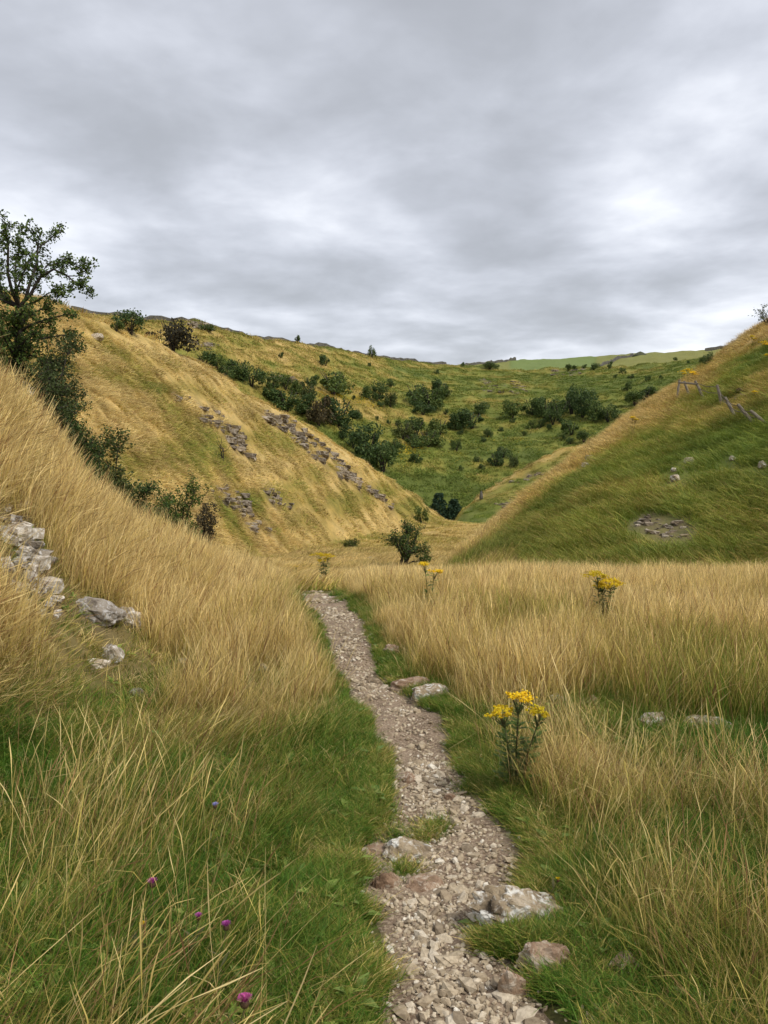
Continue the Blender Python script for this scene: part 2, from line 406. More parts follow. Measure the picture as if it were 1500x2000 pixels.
def ground(x, y, full=False, detail=True):
    x = np.asarray(x, float); y = np.asarray(y, float)
    az = np.arctan2(x, y); d = np.maximum(np.hypot(x, y), 0.05)
    z = floor_z(x, y)
    idx = np.zeros(x.shape, int); ss = np.zeros(x.shape)
    ahead = np.abs(az) < R(89)
    for i, (h, k) in enumerate(zip(HILLS, KS)):
        a, s = h(np.clip(az, -1.55, 1.55), d)
        a = np.where(ahead, a, -500.0)
        m = a > z
        idx = np.where(m, i + 1, idx); ss = np.where(m, s, ss)
        kk = k * np.clip(d / 12, 0.15, 1)
        z = 0.5 * (z + a + np.sqrt((z - a) ** 2 + kk ** 2)) - 0.5 * kk * np.exp(-((z - a) / (2 * kk)) ** 2) * 0.5
    if detail:
        w = sstep(14, 40, d)
        z = z + (1 - w) * (0.10 * fbm(x * 0.9, y * 0.9, 11, 3) + (idx == 1) * 0.22 * fbm(x * 0.8, y * 0.8, 5, 3))
        z = z + w * np.clip(d / 100, 0.3, 2.2) * 0.75 * fbm(x * 0.11, y * 0.11, 21, 4)
        # terracettes: little steps trodden along the contour
        hillish = np.isin(idx, (2, 3, 4, 5)) * w
        z = z + hillish * 0.38 * np.clip(d / 90, 0.4, 2) * fbm(z * 0.85, (x + 0.6 * y) * 0.06, 33, 3)
        pd = path_dist(x, y)
        z = z - 0.055 * (1 - sstep(-0.06, 0.10, pd))
    if full: return z, idx, ss
    return z

def hit(px, py, dmin=1.0, dmax=900.0):
    """where the line of sight through a photo pixel meets the ground beyond dmin"""
    a, s = ray(px, py)
    d = np.geomspace(dmin, dmax, 2500)
    g = ground(d * math.sin(a), d * math.cos(a))
    below = EYE + s * d < g
    i = int(np.argmax(below)) if below.any() else len(d) - 1
    return Vector((d[i] * math.sin(a), d[i] * math.cos(a), float(g[i])))
def at(px, d):
    """ground point in the direction of a photo column at an assumed distance"""
    a, _ = ray(px, 850)
    x, y = d * math.sin(a), d * math.cos(a)
    return Vector((x, y, float(ground(np.array([x]), np.array([y]))[0])))
def dist(p): return math.hypot(p[0], p[1])
def ppm(p):
    """metres per photo pixel at a point"""
    return (p[1] * math.cos(PITCH) - (p[2] - EYE) * math.sin(PITCH)) / F

# patches with a sward or soil of their own: (pixel, radius in metres, how much drier)
PATCH = []
def patch(px, py, r, dv, dmin=1.0, rx=None):
    p = hit(px, py, dmin); PATCH.append((p.x, p.y, r, rx or r, dv))
def dryness(x, y, idx, s, z):
    d = np.hypot(x, y)
    n1 = fbm(x * 0.8, y * 0.8, 41, 3); n2 = fbm(x * 0.16, y * 0.16, 51, 4)
    nc = fbm(z * 0.55, (x + 0.5 * y) * 0.05, 61, 4)
    pd = path_dist(x, y)
    side = np.where(x < np.interp(y, PC[:, 1], PC[:, 0]), -1, 1)
    dv = np.where(side < 0, 0.12 + 0.40 * sstep(3.0, 6.0, d), 0.38 + 0.26 * sstep(2, 7.5, d)) + 0.6 * n1
    dv = dv + 0.25 * sstep(9.5, 12.5, y)
    dv = np.where((idx == 0) & (d > 14), 0.78 + 0.5 * n2, dv)
    dv = np.where(idx == 1, 0.86 + 0.22 * n1 - 0.45 * (1 - sstep(0, 0.12, s)), dv)
    dv = np.where(idx == 2, 0.76 + 0.38 * n2 + 0.75 * nc + 0.22 * sstep(0.72, 0.97, s), dv)
    dv = np.where(idx == 3, 0.33 + 0.50 * n2 + 0.50 * nc + 0.18 * fbm(x * 0.45, y * 0.45, 57, 3) + 0.62 * sstep(0.62, 0.97, s) + 0.2 * n1, dv)
    dv = np.where(idx == 4, 0.34 + 0.3 * n2 + 0.3 * nc + 0.45 * sstep(0.8, 1.0, s), dv)
    az = np.arctan2(x, y)
    left = 1 - sstep(R(-12), R(8), az)
    dv = np.where(idx == 5, 0.33 + 0.10 * left + 0.26 * left * sstep(0.5, 0.95, s) + 0.55 * n2 + 0.5 * nc - 0.16 * (1 - sstep(0.1, 0.45, s)), dv)
    dv = np.where(idx == 6, 0.40 + 0.15 * n2, dv)
    dv = dv - 0.5 * (1 - sstep(0.0, 0.35, pd))
    for px_, py_, r, rx, a in PATCH:
        dv = dv + a * np.exp(-(((x - px_) / rx) ** 2 + ((y - py_) / r) ** 2))
    return np.clip(dv, 0, 1)
STRAW_STOPS = [0.0, 0.25, 0.45, 0.65, 0.85, 1.0]
STRAW_COLS = np.array([(0.098, 0.125, 0.024), (0.155, 0.175, 0.032), (0.225, 0.205, 0.043), (0.29, 0.22, 0.055), (0.45, 0.325, 0.11), (0.52, 0.38, 0.15)])
def sward_colour(dv):
    return np.stack([np.interp(dv, STRAW_STOPS, STRAW_COLS[:, k]) for k in range(3)], -1)

EARTH = []      # bare or stony spots: x, y, radius
CLEAR = []      # no grass grows here: x, y, radius
def masked(x, y, spots, soft=1.0):
    m = np.zeros(x.shape)
    for ex, ey, r in spots:
        m = np.maximum(m, np.exp(-((x - ex) ** 2 + (y - ey) ** 2) / (r * r) * 1.2))
    return m
TALL = []       # only short grass here
def cleared(x, y, tall=False):
    m = np.zeros(x.shape, bool)
    for ex, ey, r in CLEAR + (TALL if tall else []):
        m |= (x - ex) ** 2 + (y - ey) ** 2 < r * r
    return m
# ------------------------------------------------------------------ where the stones lie (needed before the sward is laid)
# pixel of the foot, width and height in photo pixels, depth ratio, sink, material, label
BOULDERS = [
    (1030, 1812, 168, 84, 0.8, 0.25, 'limestone', 'pale lichen-streaked limestone boulder beside the path, the largest there', 'boulder'),
    (1070, 1900, 105, 58, 0.8, 0.35, 'brown_limestone', 'reddish brown flat-faced stone just below the pale boulder by the path', 'boulder'),
    (1222, 1905, 66, 34, 0.8, 0.4, 'brown_limestone', 'half-buried brown stone in grass right of the reddish stone', 'stone'),
    (838, 1366, 68, 30, 0.9, 0.3, 'limestone', 'white-topped limestone rock in grass at the path bend', 'boulder'),
    (800, 1345, 74, 16, 0.6, 0.45, 'brown_limestone', 'long low brown slab beside the white-topped rock at the path bend', 'stone'),
    (1281, 1421, 66, 28, 0.8, 0.25, 'limestone', 'white limestone rock in the meadow, left of the pair', 'boulder'),
    (1385, 1426, 80, 24, 0.8, 0.25, 'limestone', 'long white limestone rock in the meadow, right of the pair', 'boulder'),
    (1155, 1378, 30, 20, 0.8, 0.3, 'brown_limestone', 'small dull stone half hidden in meadow grass beyond the ragwort', 'stone'),
    (1092, 1372, 30, 18, 0.8, 0.3, 'limestone', 'small grey stone showing through grass just beyond the near ragwort', 'stone'),
    (792, 1686, 88, 46, 0.8, 0.3, 'limestone', 'broken pale rock on the grassy left edge of the path', 'boulder'),
    (735, 1672, 60, 26, 0.8, 0.35, 'brown_limestone', 'low dark rock at the outer left of the broken pale rock', 'stone'),
    (752, 1742, 46, 34, 0.8, 0.4, 'brown_limestone', 'small brown rock below the broken pale rock, left of path', 'stone'),
    (822, 1752, 74, 30, 1.1, 0.55, 'brown_limestone', 'flat brown slab set in the gravel below the broken pale rock', 'stone'),
    (792, 1533, 44, 24, 0.8, 0.35, 'brown_limestone', 'dark angular stone on the left path edge where it narrows', 'stone'),
    (882, 1570, 26, 20, 0.7, 0.2, 'brown_limestone', 'small upright pointed stone standing in the gravel', 'stone'),
    (766, 1276, 28, 18, 0.8, 0.3, 'brown_limestone', 'small brown stone on green turf right of the path', 'stone'),
    (1003, 1958, 46, 60, 0.8, 0.45, 'brown_limestone', 'upright brown stone at the path edge at the bottom', 'stone'),
    (172, 1203, 92, 34, 0.8, 0.4, 'bank_limestone', 'big pale rock slab jutting from the straw-coloured bank', 'boulder'),
    (238, 1212, 56, 32, 0.8, 0.35, 'bank_limestone', 'cracked white rock at the right end of the jutting slab', 'boulder'),
    (212, 1290, 40, 26, 0.8, 0.3, 'bank_limestone', 'white stone lying in dry grass below the jutting slab', 'stone'),
    (180, 1300, 44, 16, 0.8, 0.4, 'bank_limestone', 'low grey stone left of the white stone in dry grass', 'stone'),
    (355, 1302, 26, 18, 0.8, 0.2, 'bank_limestone', 'single small white stone in the grass at the foot of the bank', 'stone'),
    (265, 1360, 22, 14, 0.8, 0.25, 'bank_limestone', 'tiny pale stone in grass below the bank rocks', 'stone'),
    (512, 1310, 20, 12, 0.8, 0.25, 'bank_limestone', 'tiny pale stone in long grass left of the path', 'stone'),
]
BOULDER_AT = []
for b_ in BOULDERS:
    p = hit(b_[0], b_[1], 1.2, 30)
    k = ppm(p); BOULDER_AT.append((p, k))
    w_ = b_[2] * k
    CLEAR.append((p.x, p.y + 0.3 * w_, 0.40 * w_)); EARTH.append((p.x, p.y, 0.5 * w_))
    if dist(p) > 4:
        for f_ in (0.15, 0.4, 0.65, 0.9): s_ = 1 - f_ / dist(p); TALL.append((p.x * s_, p.y * s_, max(0.30, 0.7 * w_)))
    for f_, r_ in ((0.0, 0.75), (0.6, 0.7), (1.2, 0.6)):        # no tall stalks right in front of it
        s_ = 1 - f_ * max(w_, 0.18) / dist(p)
        TALL.append((p.x * s_, p.y * s_, max(w_ * r_, 0.13)))
# crags: polyline of the bed in photo pixels, thickness in pixels, stones, nearest distance, stone size px, stretch, material, label
CRAGS = [
    ([(0, 1000), (35, 1040), (60, 1090), (75, 1120)], 100, 44, 3.0, 23, 'bank_limestone', 'grey broken rock outcrop in the bank at the left picture edge'),
    ([(0, 1135), (60, 1160), (105, 1185)], 54, 20, 3.0, 20, 'bank_limestone', 'scatter of low pale rocks left of the jutting slab'),
    ([(30, 745), (60, 765), (85, 795)], 30, 16, 7.0, 24, 'bank_limestone', 'pale stacked rocks on top of the bank below the hawthorn'),
    ([(395, 812), (430, 830), (455, 855), (480, 878), (495, 890)], 44, 130, 25, 11.5, 'crag_limestone', 'grey layered limestone crag on the left hillside, upper left one'),
    ([(518, 812), (560, 835), (600, 865), (640, 895), (670, 925), (700, 945)], 42, 190, 25, 11.5, 'crag_limestone', 'long grey limestone crag slanting down near the left hill crest'),
    ([(715, 955), (740, 970), (765, 992)], 14, 26, 40, 9, 'crag_limestone', 'thin broken rock band at the lower end of the hill crest'),
    ([(415, 955), (440, 968), (470, 985), (490, 1000)], 44, 70, 25, 11, 'crag_limestone', 'dark rough rock outcrop low on the left hillside'),
    ([(520, 965), (545, 975), (565, 990)], 30, 40, 25, 10.5, 'crag_limestone', 'small rock outcrop right of the dark low outcrop'),
    ([(478, 1030), (500, 1026), (525, 1034)], 16, 14, 25, 12, 'crag_limestone', 'pale low rock patch beside the green strip at the hill foot'),
    ([(330, 788), (360, 778), (390, 792)], 12, 9, 25, 10, 'crag_limestone', 'few small stones above the upper left crag'),
    ([(585, 1085), (640, 1095), (700, 1100), (740, 1104)], 20, 60, 16, 9, 'crag_limestone', 'pale stony scree in the valley floor beyond the path'),
    ([(1250, 1020), (1290, 1030), (1340, 1040)], 36, 46, 15, 10, 'crag_limestone', 'grey rock outcrop low on the green right hillside'),
    ([(1440, 772), (1458, 768)], 14, 5, 20, 14, 'crag_limestone', 'dark stones above the leaning posts on the right hill'),
    ([(360, 635), (385, 634), (415, 640)], 13, 34, 130, 7, 'crag_limestone', 'low crag along the skyline above the round bush'),
    ([(380, 672), (400, 678), (420, 676)], 12, 24, 130, 6.5, 'crag_limestone', 'small crag on the far slope right of the round bush'),
    ([(525, 740), (550, 740), (580, 744)], 13, 60, 130, 5.5, 'crag_limestone', 'grey scree patch above the dark bushes of the far slope'),
    ([(940, 752), (990, 755), (1030, 762)], 24, 60, 130, 4.5, 'crag_limestone', 'brown grey scree in the middle of the far slope'),
    ([(1080, 728), (1100, 730), (1140, 726)], 10, 26, 130, 5, 'crag_limestone', 'low crags under the rim of the far slope on the right'),
    ([(960, 985), (985, 990), (1010, 978)], 12, 20, 110, 6, 'crag_limestone', 'stones along the foot of the small far spur'),
    ([(990, 945), (1030, 935), (1060, 925)], 6, 18, 110, 5, 'crag_limestone', 'thin line of stones across the small far spur'),
]
CRAG_STONES = []
for line, thick, n, dmin, size, mat, lab in CRAGS:
    g = np.random.default_rng(len(CRAG_STONES) + 100)
    P = np.array(line, float); out = []
    if mat == 'crag_limestone' and 20 < dmin < 100 and thick > 12:
        # bedded crag: short level ledges stacked up the face
        stepx, rows = size * 1.05, max(2, int(thick / (size * 0.62)))
        xs = np.arange(P[0, 0], P[-1, 0], stepx)
        for cx in xs:
            cy = np.interp(cx, P[:, 0], P[:, 1]); u_ = (cx - P[0, 0]) / (P[-1, 0] - P[0, 0]); tp = 0.55 + 0.6 * math.sin(math.pi * min(max(u_, 0.04), 0.96)) * g.uniform(0.7, 1.15)
            for r_ in range(rows):
                v_ = (r_ + 0.5) / rows - 0.5
                if abs(v_) > 0.5 * tp or g.random() < 0.12 or vnoise(np.array([cx * 0.045]), np.array([v_ * 3.1 + cy * 0.02]), 203)[0] < -0.27: continue
                h_ = hit(cx + g.normal() * size * 0.16, cy + v_ * thick + g.normal() * size * 0.08, dmin); out.append((h_, size * ppm(h_) * g.uniform(0.55, 1.4)))
    else:
        for k in range(n):
            t = g.random() * (len(P) - 1); i = int(min(t, len(P) - 2)); q = P[i] + (P[i + 1] - P[i]) * (t - i)
            q = q + np.array((g.normal() * thick * 0.22, (g.random() - 0.5) * thick))
            h_ = hit(q[0], q[1], dmin); out.append((h_, size * ppm(h_) * (0.45 + 1.1 * g.random() ** 1.7)))
    CRAG_STONES.append(out)
    for h_, s in out[::2]:
        if dmin == 15:
            EARTH.append((h_.x, h_.y, s * 1.1 + 0.25)); CLEAR.append((h_.x, h_.y, s * 0.8 + 0.30)); f = 1 - 0.5 / dist(h_); CLEAR.append((h_.x * f, h_.y * f, 0.42))
        EARTH.append((h_.x, h_.y, s * 1.1)); CLEAR.append((h_.x, h_.y, s * 0.75))
        f = 1 - 0.5 * s / dist(h_); CLEAR.append((h_.x * f, h_.y * f, s * 0.5))
        if dmin < 10 and g.random() < 0.6:
            for q_ in (0.2, 0.4): f = 1 - q_ / dist(h_); TALL.append((h_.x * f, h_.y * f, 0.15))
for px_, py_ in ((60, 1230), (150, 1250), (230, 1250), (300, 1330), (100, 1320), (5, 1060), (5, 1110), (30, 1140), (10, 1170), (60, 1180), (25, 1210), (0, 1020), (90, 1200)):
    p = hit(px_, py_, 1.2, 30); TALL.append((p.x, p.y, 0.24))
# sward patches read off the photograph
for a in [(465, 1040, 1.5, -0.5, 30, 3), (540, 1045, 1.5, -0.35, 30, 2.5), (870, 1040, 8, 0.1, 40), (900, 1020, 9, -0.25, 60), (430, 900, 1.8, -0.3, 25), (620, 940, 3, -0.25, 25),
          (330, 800, 2.5, -0.2, 25), (560, 1000, 2.5, -0.2, 25), (1050, 705, 70, -0.35, 400), (1190, 880, 3, -0.15, 15), (1100, 960, 3, -0.2, 15), (980, 1060, 3, -0.25, 15), (1450, 960, 4, -0.1, 15),
          (1440, 1480, 0.6, -0.5, 1.2), (1350, 1330, 0.9, -0.3, 1.2), (1010, 1240, 0.9, -0.15, 1.2), (1460, 1650, 0.5, -0.5, 1.2), (1180, 1690, 0.3, -0.3, 1.2), (1300, 1560, 0.5, 0.35, 1.2), (1180, 1500, 0.4, 0.35, 1.2), (1330, 1800, 0.35, 0.3, 1.2),
          (1450, 1780, 0.3, -0.3, 1.2), (650, 1480, 0.5, -0.2, 1.2), (150, 1550, 0.6, -0.2, 1.2), (420, 1420, 0.7, 0.25, 1.2), (560, 1300, 0.8, 0.2, 1.2), (600, 1120, 1.2, -0.1, 1.2), (820, 960, 20, -0.3, 140), (700, 800, 25, 0.15, 140), (900, 800, 25, 0.10, 140), (1250, 760, 40, -0.25, 140)]:
    patch(*a)

ISLES = []
for px_, py_, r_ in ((850, 1622, 0.055), (835, 1640, 0.045), (955, 1525, 0.07), (925, 1545, 0.06), (745, 1640, 0.10), (790, 1705, 0.06), (720, 1600, 0.09)):
    p = hit(px_, py_, 1.2, 30); ISLES.append((p.x, p.y, r_))
# ------------------------------------------------------------------ terrain
def build_terrain():
    fine = np.radians(np.linspace(-33, 33, 520))
    wide = np.radians(np.concatenate([np.linspace(34, 90, 70), np.linspace(93, 267, 40), np.linspace(270, 326, 70)]))
    az = np.concatenate([fine, wide]); na = len(az)
    d = np.concatenate([np.geomspace(0.35, 420, 560), np.geomspace(430, 1000, 60), np.geomspace(1080, 4500, 12)])
    A, D = np.meshgrid(az, d)
    X, Y = D * np.sin(A), D * np.cos(A)
    Z, I, S = ground(X, Y, True)
    dv = dryness(X, Y, I, S, Z)
    col = sward_colour(dv)
    n = fbm(X * 0.35, Y * 0.35, 71, 3)
    # matted thatch and litter between the stalks close by
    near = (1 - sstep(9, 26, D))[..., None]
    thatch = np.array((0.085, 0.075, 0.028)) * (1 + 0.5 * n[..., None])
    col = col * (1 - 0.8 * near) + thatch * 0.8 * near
    e = np.clip(masked(X, Y, EARTH), 0, 1)[..., None]
    earth = np.array((0.13, 0.095, 0.065))
    col = col * (1 - 0.75 * e) + earth * 0.75 * e
    # sown grass in the walled field on the plateau
    fld = ((I == 6) * sstep(430, 470, D) * sstep(R(9.0), R(9.4), A) * (1 - sstep(R(15.0), R(15.4), A)))[..., None]
    col = col * (1 - fld) + np.array((0.15, 0.20, 0.055)) * fld
    pas = ((I == 6) * (1 - sstep(430, 470, D)) + (I == 6) * (A > R(15.2)) + (I == 6) * (A < R(9.2)))[..., None] * 0.7
    col = col * (1 - pas) + np.array((0.20, 0.205, 0.06)) * pas
    nr = len(d)
    V = np.stack([X, Y, Z], -1).reshape(-1, 3)
    V = np.vstack([V, [[0, 0, float(ground(np.array([0.0]), np.array([0.0]))[0])]]])
    i = np.arange(nr - 1)[:, None]; j = np.arange(na)[None, :]; j2 = (j + 1) % na
    Fq = np.stack([i * na + j, (i + 1) * na + j, (i + 1) * na + j2, i * na + j2], -1).reshape(-1, 4)
    faces = Fq[:, ::-1].tolist()
    c = len(V) - 1
    faces += [[c, (k + 1) % na, k] for k in range(na)]
    me = bpy.data.meshes.new('terrain'); me.from_pydata(V.tolist(), [], faces)
    me.polygons.foreach_set('use_smooth', np.ones(len(me.polygons), bool))
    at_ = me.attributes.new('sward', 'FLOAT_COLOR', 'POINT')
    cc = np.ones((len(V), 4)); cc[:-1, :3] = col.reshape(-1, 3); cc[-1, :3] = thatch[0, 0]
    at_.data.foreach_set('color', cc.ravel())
    me.materials.append(M['terrain']); me.update()
    o = obj('terrain', me); tag(o, kind='structure', label='grassy limestone dale with steep hillsides and a far plateau')
    return o
build_terrain()

# ------------------------------------------------------------------ path with its stones
def chunk(g, flat=0.55):
    """one angular chip of limestone: a jittered, clipped icosahedron, 20 faces"""
    t = (1 + 5 ** 0.5) / 2
    v = np.array([(-1, t, 0), (1, t, 0), (-1, -t, 0), (1, -t, 0), (0, -1, t), (0, 1, t), (0, -1, -t), (0, 1, -t), (t, 0, -1), (t, 0, 1), (-t, 0, -1), (-t, 0, 1)]) / 1.9
    v = v * g.uniform(0.62, 1.15, (12, 1))
    for _ in range(3):
        n = g.normal(size=3); n /= np.linalg.norm(n); h = v @ n - 0.52
        v = v - np.clip(h, 0, None)[:, None] * n
    v = v * np.array((1.0, g.uniform(0.55, 0.9), flat * g.uniform(0.6, 1.3))) * 0.6
    return v
CH_F = [(0, 11, 5), (0, 5, 1), (0, 1, 7), (0, 7, 10), (0, 10, 11), (1, 5, 9), (5, 11, 4), (11, 10, 2), (10, 7, 6), (7, 1, 8), (3, 9, 4), (3, 4, 2), (3, 2, 6), (3, 6, 8), (3, 8, 9), (4, 9, 5), (2, 4, 11), (6, 2, 10), (8, 6, 7), (9, 8, 1)]
def rotm(g):
    return np.array(Matrix.Rotation(g.uniform(0, 6.28), 3, 'Z') @ Matrix.Rotation(g.normal() * 0.30, 3, 'X') @ Matrix.Rotation(g.normal() * 0.30, 3, 'Y'))
def build_path():
    g = np.random.default_rng(12)
    n, m = len(PC), 21
    T = np.gradient(PC, axis=0); T /= np.linalg.norm(T, axis=1)[:, None]; NN = np.stack([T[:, 1], -T[:, 0]], 1)
    u = np.linspace(-1, 1, m)
    wob = 1 + 0.22 * fbm(np.arange(n)[:, None] * 0.06 + np.zeros((1, m)), np.sign(u)[None, :] * 3.0 + np.zeros((n, 1)), 81, 3)
    X = PC[:, None, 0] + NN[:, None, 0] * u[None, :] * PH[:, None] * 1.12 * wob; Y = PC[:, None, 1] + NN[:, None, 1] * u[None, :] * PH[:, None] * 1.12 * wob
    Z = ground(X, Y) + 0.012 * (1 - np.abs(u)[None, :] ** 4) + 0.006 * fbm(X * 7, Y * 7, 82, 3) - 0.03 * (np.abs(u)[None, :] > 0.97)
    V = np.stack([X, Y, Z], -1).reshape(-1, 3)
    i = np.arange(n - 1)[:, None]; j = np.arange(m - 1)[None, :]
    Fq = np.stack([i * m + j, i * m + j + 1, (i + 1) * m + j + 1, (i + 1) * m + j], -1).reshape(-1, 4).tolist()
    path = obj('footpath', mesh_from('footpath', V, Fq, M['path_earth'], True))
    tag(path, 'narrow trodden footpath of pale limestone gravel winding through the grass', kind='structure')
    # stones: sampled evenly along, thick in the middle, thinning to the edges
    pts = []
    seg = np.linalg.norm(np.diff(PC, axis=0), axis=1); cum = np.concatenate([[0], np.cumsum(seg)])
    N = 32000
    for k in range(N):
        if k % 3:
            t = g.random() ** 1.0 * (cum[-1])
        else:
            t = g.random() * 7.5
        i = min(int(np.searchsorted(cum, t)), n - 1)
        w = np.clip(g.normal() * 0.50, -1.15, 1.15)
        p = PC[i] + T[i] * g.normal() * 0.03 + NN[i] * w * PH[i]
        pts.append((p[0], p[1], abs(w)))
    pts = np.array(pts)
    for ix_, iy_, ir_ in ISLES: pts = pts[(np.hypot(pts[:, 0] - ix_, pts[:, 1] - iy_) > ir_ * 0.8) | (g.random(len(pts)) < 0.15)]
    keep = (pts[:, 1] > 0.4) & ~cleared(pts[:, 0], pts[:, 1])
    # bare patches of trodden earth
    bare = fbm(pts[:, 0] * 2.2, pts[:, 1] * 2.2, 91, 3)
    keep &= (bare > -0.30) | (g.random(len(pts)) < 0.45)
    pts = pts[keep]
    z = ground(pts[:, 0], pts[:, 1])
    size = 0.008 + 0.015 * g.random(len(pts)) ** 2 + (g.random(len(pts)) < 0.05) * g.uniform(0.010, 0.030, len(pts))
    size *= np.where(pts[:, 2] > 0.9, 0.8, 1.0)
    size *= np.clip(0.95 + 0.04 * (pts[:, 1] - 3), 0.95, 1.35)
    d = np.hypot(pts[:, 0], pts[:, 1])
    big = np.argsort(-(size / d) * ((d > 1.75) & (d < 9)))[:300]
    isbig = np.zeros(len(pts), bool); isbig[big] = True
    meshes = [mesh_from('stone', chunk(g), list(CH_F), M['gravel']) for _ in range(14)]
    for i in big:
        s = size[i] * 1.15
        obj('stone', meshes[int(g.integers(14))], path, (pts[i, 0], pts[i, 1], z[i] + 0.012 + s * 0.10), (g.normal() * 0.25, g.normal() * 0.25, g.uniform(0, 6.28)), (s * 1.7, s * 1.7, s * 1.5))
    vs, fs = [], []; base = 0; var = [chunk(g, 0.6) for _ in range(40)]; cf = np.array(CH_F)
    for i in np.where(~isbig)[0]:
        v = (var[int(g.integers(40))] * size[i] * 1.6) @ rotm(g).T + np.array((pts[i, 0], pts[i, 1], z[i] + 0.012 + size[i] * 0.12))
        vs.append(v); fs.append(cf + base); base += 12
    gr = obj('gravel', mesh_from('gravel', np.vstack(vs), np.vstack(fs), M['gravel']), path); gr['kind'] = 'stuff'
build_path()
# ------------------------------------------------------------------ stones and crags
def rock_mesh(name, g, sub, dims, mat, cuts=7, rough=0.12, cut_at=0.62):
    bm = bmesh.new(); bmesh.ops.create_icosphere(bm, subdivisions=sub, radius=1.0)
    v = np.array([q.co[:] for q in bm.verts])
    sx, sy = g.uniform(0, 50, 2)
    n = fbm(v[:, 0] * 1.3 + sx + v[:, 2], v[:, 1] * 1.3 + sy - v[:, 2] * 0.7, int(g.integers(1000)), 3)
    v = v * (1 + 0.28 * n)[:, None]
    for _ in range(cuts):
        q = g.normal(size=3); q[2] = abs(q[2]) * 0.9; q /= np.linalg.norm(q)
        h = v @ q - g.uniform(cut_at, cut_at + 0.25); v = v - np.clip(h, 0, None)[:, None] * q
    n2 = fbm(v[:, 0] * 4 + sx + v[:, 2] * 3, v[:, 1] * 4 + sy, 7, 3)
    n3 = np.abs(fbm(v[:, 0] * 2.4 + sy + v[:, 2] * 1.7, v[:, 1] * 2.4 - v[:, 2] * 2.1 + sx, 17, 4))
    v = v * (1 + rough * n2 - 0.30 * rough / 0.22 * np.clip(0.16 - n3, 0, 1))[:, None]
    # bedding: shallow ledges
    v[:, 2] += 0.05 * np.sin(v[:, 2] * 11 + sx) * rough * 6
    v = v * np.array(dims) * 0.5
    for q, c in zip(bm.verts, v): q.co = c
    me = bpy.data.meshes.new(name); bm.to_mesh(me); bm.free()
    me.materials.append(mat); me.polygons.foreach_set('use_smooth', np.ones(len(me.polygons), bool))
    if sub >= 3: me.set_sharp_from_angle(angle=R(28))
    return me
for k, (b_, (p, m)) in enumerate(zip(BOULDERS, BOULDER_AT)):
    px, py, w, h, dep, sink, mat, lab, cat = b_
    g = np.random.default_rng(500 + k)
    W, Hh = w * m, h * m
    el = math.atan2(EYE - p.z, dist(p))
    Hz = max((Hh - 0.55 * W * dep * math.sin(el)) / math.cos(el), W * 0.2)              # seen obliquely from above
    tot = Hz / (1 - sink)
    me = rock_mesh(cat, g, 5 if w > 60 else 4, (W * 1.3, W * dep * 1.0, tot * 1.3), M[mat], 12 if w > 55 else 8, 0.22)
    q = Vector((p.x, p.y + W * dep * 0.35, 0)); q.z = float(ground(np.array([q.x]), np.array([q.y]))[0])
    o = obj(cat, me, None, (q.x, q.y, q.z + tot * (0.5 - sink)), (g.normal() * 0.08, g.normal() * 0.10 + (0.22 if k == 0 else 0), g.normal() * 0.25))
    tag(o, lab, cat)
_g = np.random.default_rng(640)
_sv = {}
for mat in ('bank_limestone', 'crag_limestone'):
    L_ = []
    for k in range(8):
        bm = bmesh.new(); bmesh.ops.create_cube(bm, size=1.0)
        bmesh.ops.subdivide_edges(bm, edges=bm.edges[:], cuts=1, use_grid_fill=True)
        for v in bm.verts:
            r = v.co.length
            v.co = v.co * (0.80 + 0.20 * 0.55 / max(r, 0.2)) + Vector(_g.normal(size=3) * 0.07)
        me = bpy.data.meshes.new('stone'); bm.to_mesh(me); bm.free(); me.materials.append(M[mat])
        L_.append(me)
    _sv[mat] = L_
for (line, thick, n, dmin, size, mat, lab), stones in zip(CRAGS, CRAG_STONES):
    g = np.random.default_rng(n * 7 + int(line[0][0]))
    c = sum((s[0] for s in stones), Vector((0, 0, 0))) / len(stones)
    root = empty('rock_outcrop', c); tag(root, lab, 'rocks' if 'scree' in lab or 'scatter' in lab or 'stones' in lab else 'outcrop')
    tilt = 0.35 if line[0][0] < 760 and dmin < 100 else 0.1
    ledge = mat == 'crag_limestone' and 20 < dmin < 100 and thick > 12
    for h_, s in stones:
        if ledge:
            obj('stone', _sv[mat][int(g.integers(8))], root, h_ - c + Vector((0, 0, s * 0.08)), (g.normal() * 0.06, 0.10 + g.normal() * 0.06, g.normal() * 0.22), (s * g.uniform(1.2, 1.9), s * g.uniform(1.0, 1.5), s * g.uniform(0.45, 0.75)))
            continue
        flat = 0.35 if mat == 'crag_limestone' else 0.5
        o = obj('stone', _sv[mat][int(g.integers(8))], root, h_ - c + Vector((0, 0, s * (0.02 if dmin > 10 else 0.08))), (g.normal() * 0.12, tilt * 0.6 + g.normal() * 0.14, g.normal() * 0.5),
                (s * g.uniform(0.9, 1.7), s * g.uniform(0.7, 1.1), s * flat * g.uniform(0.8, 1.7)))

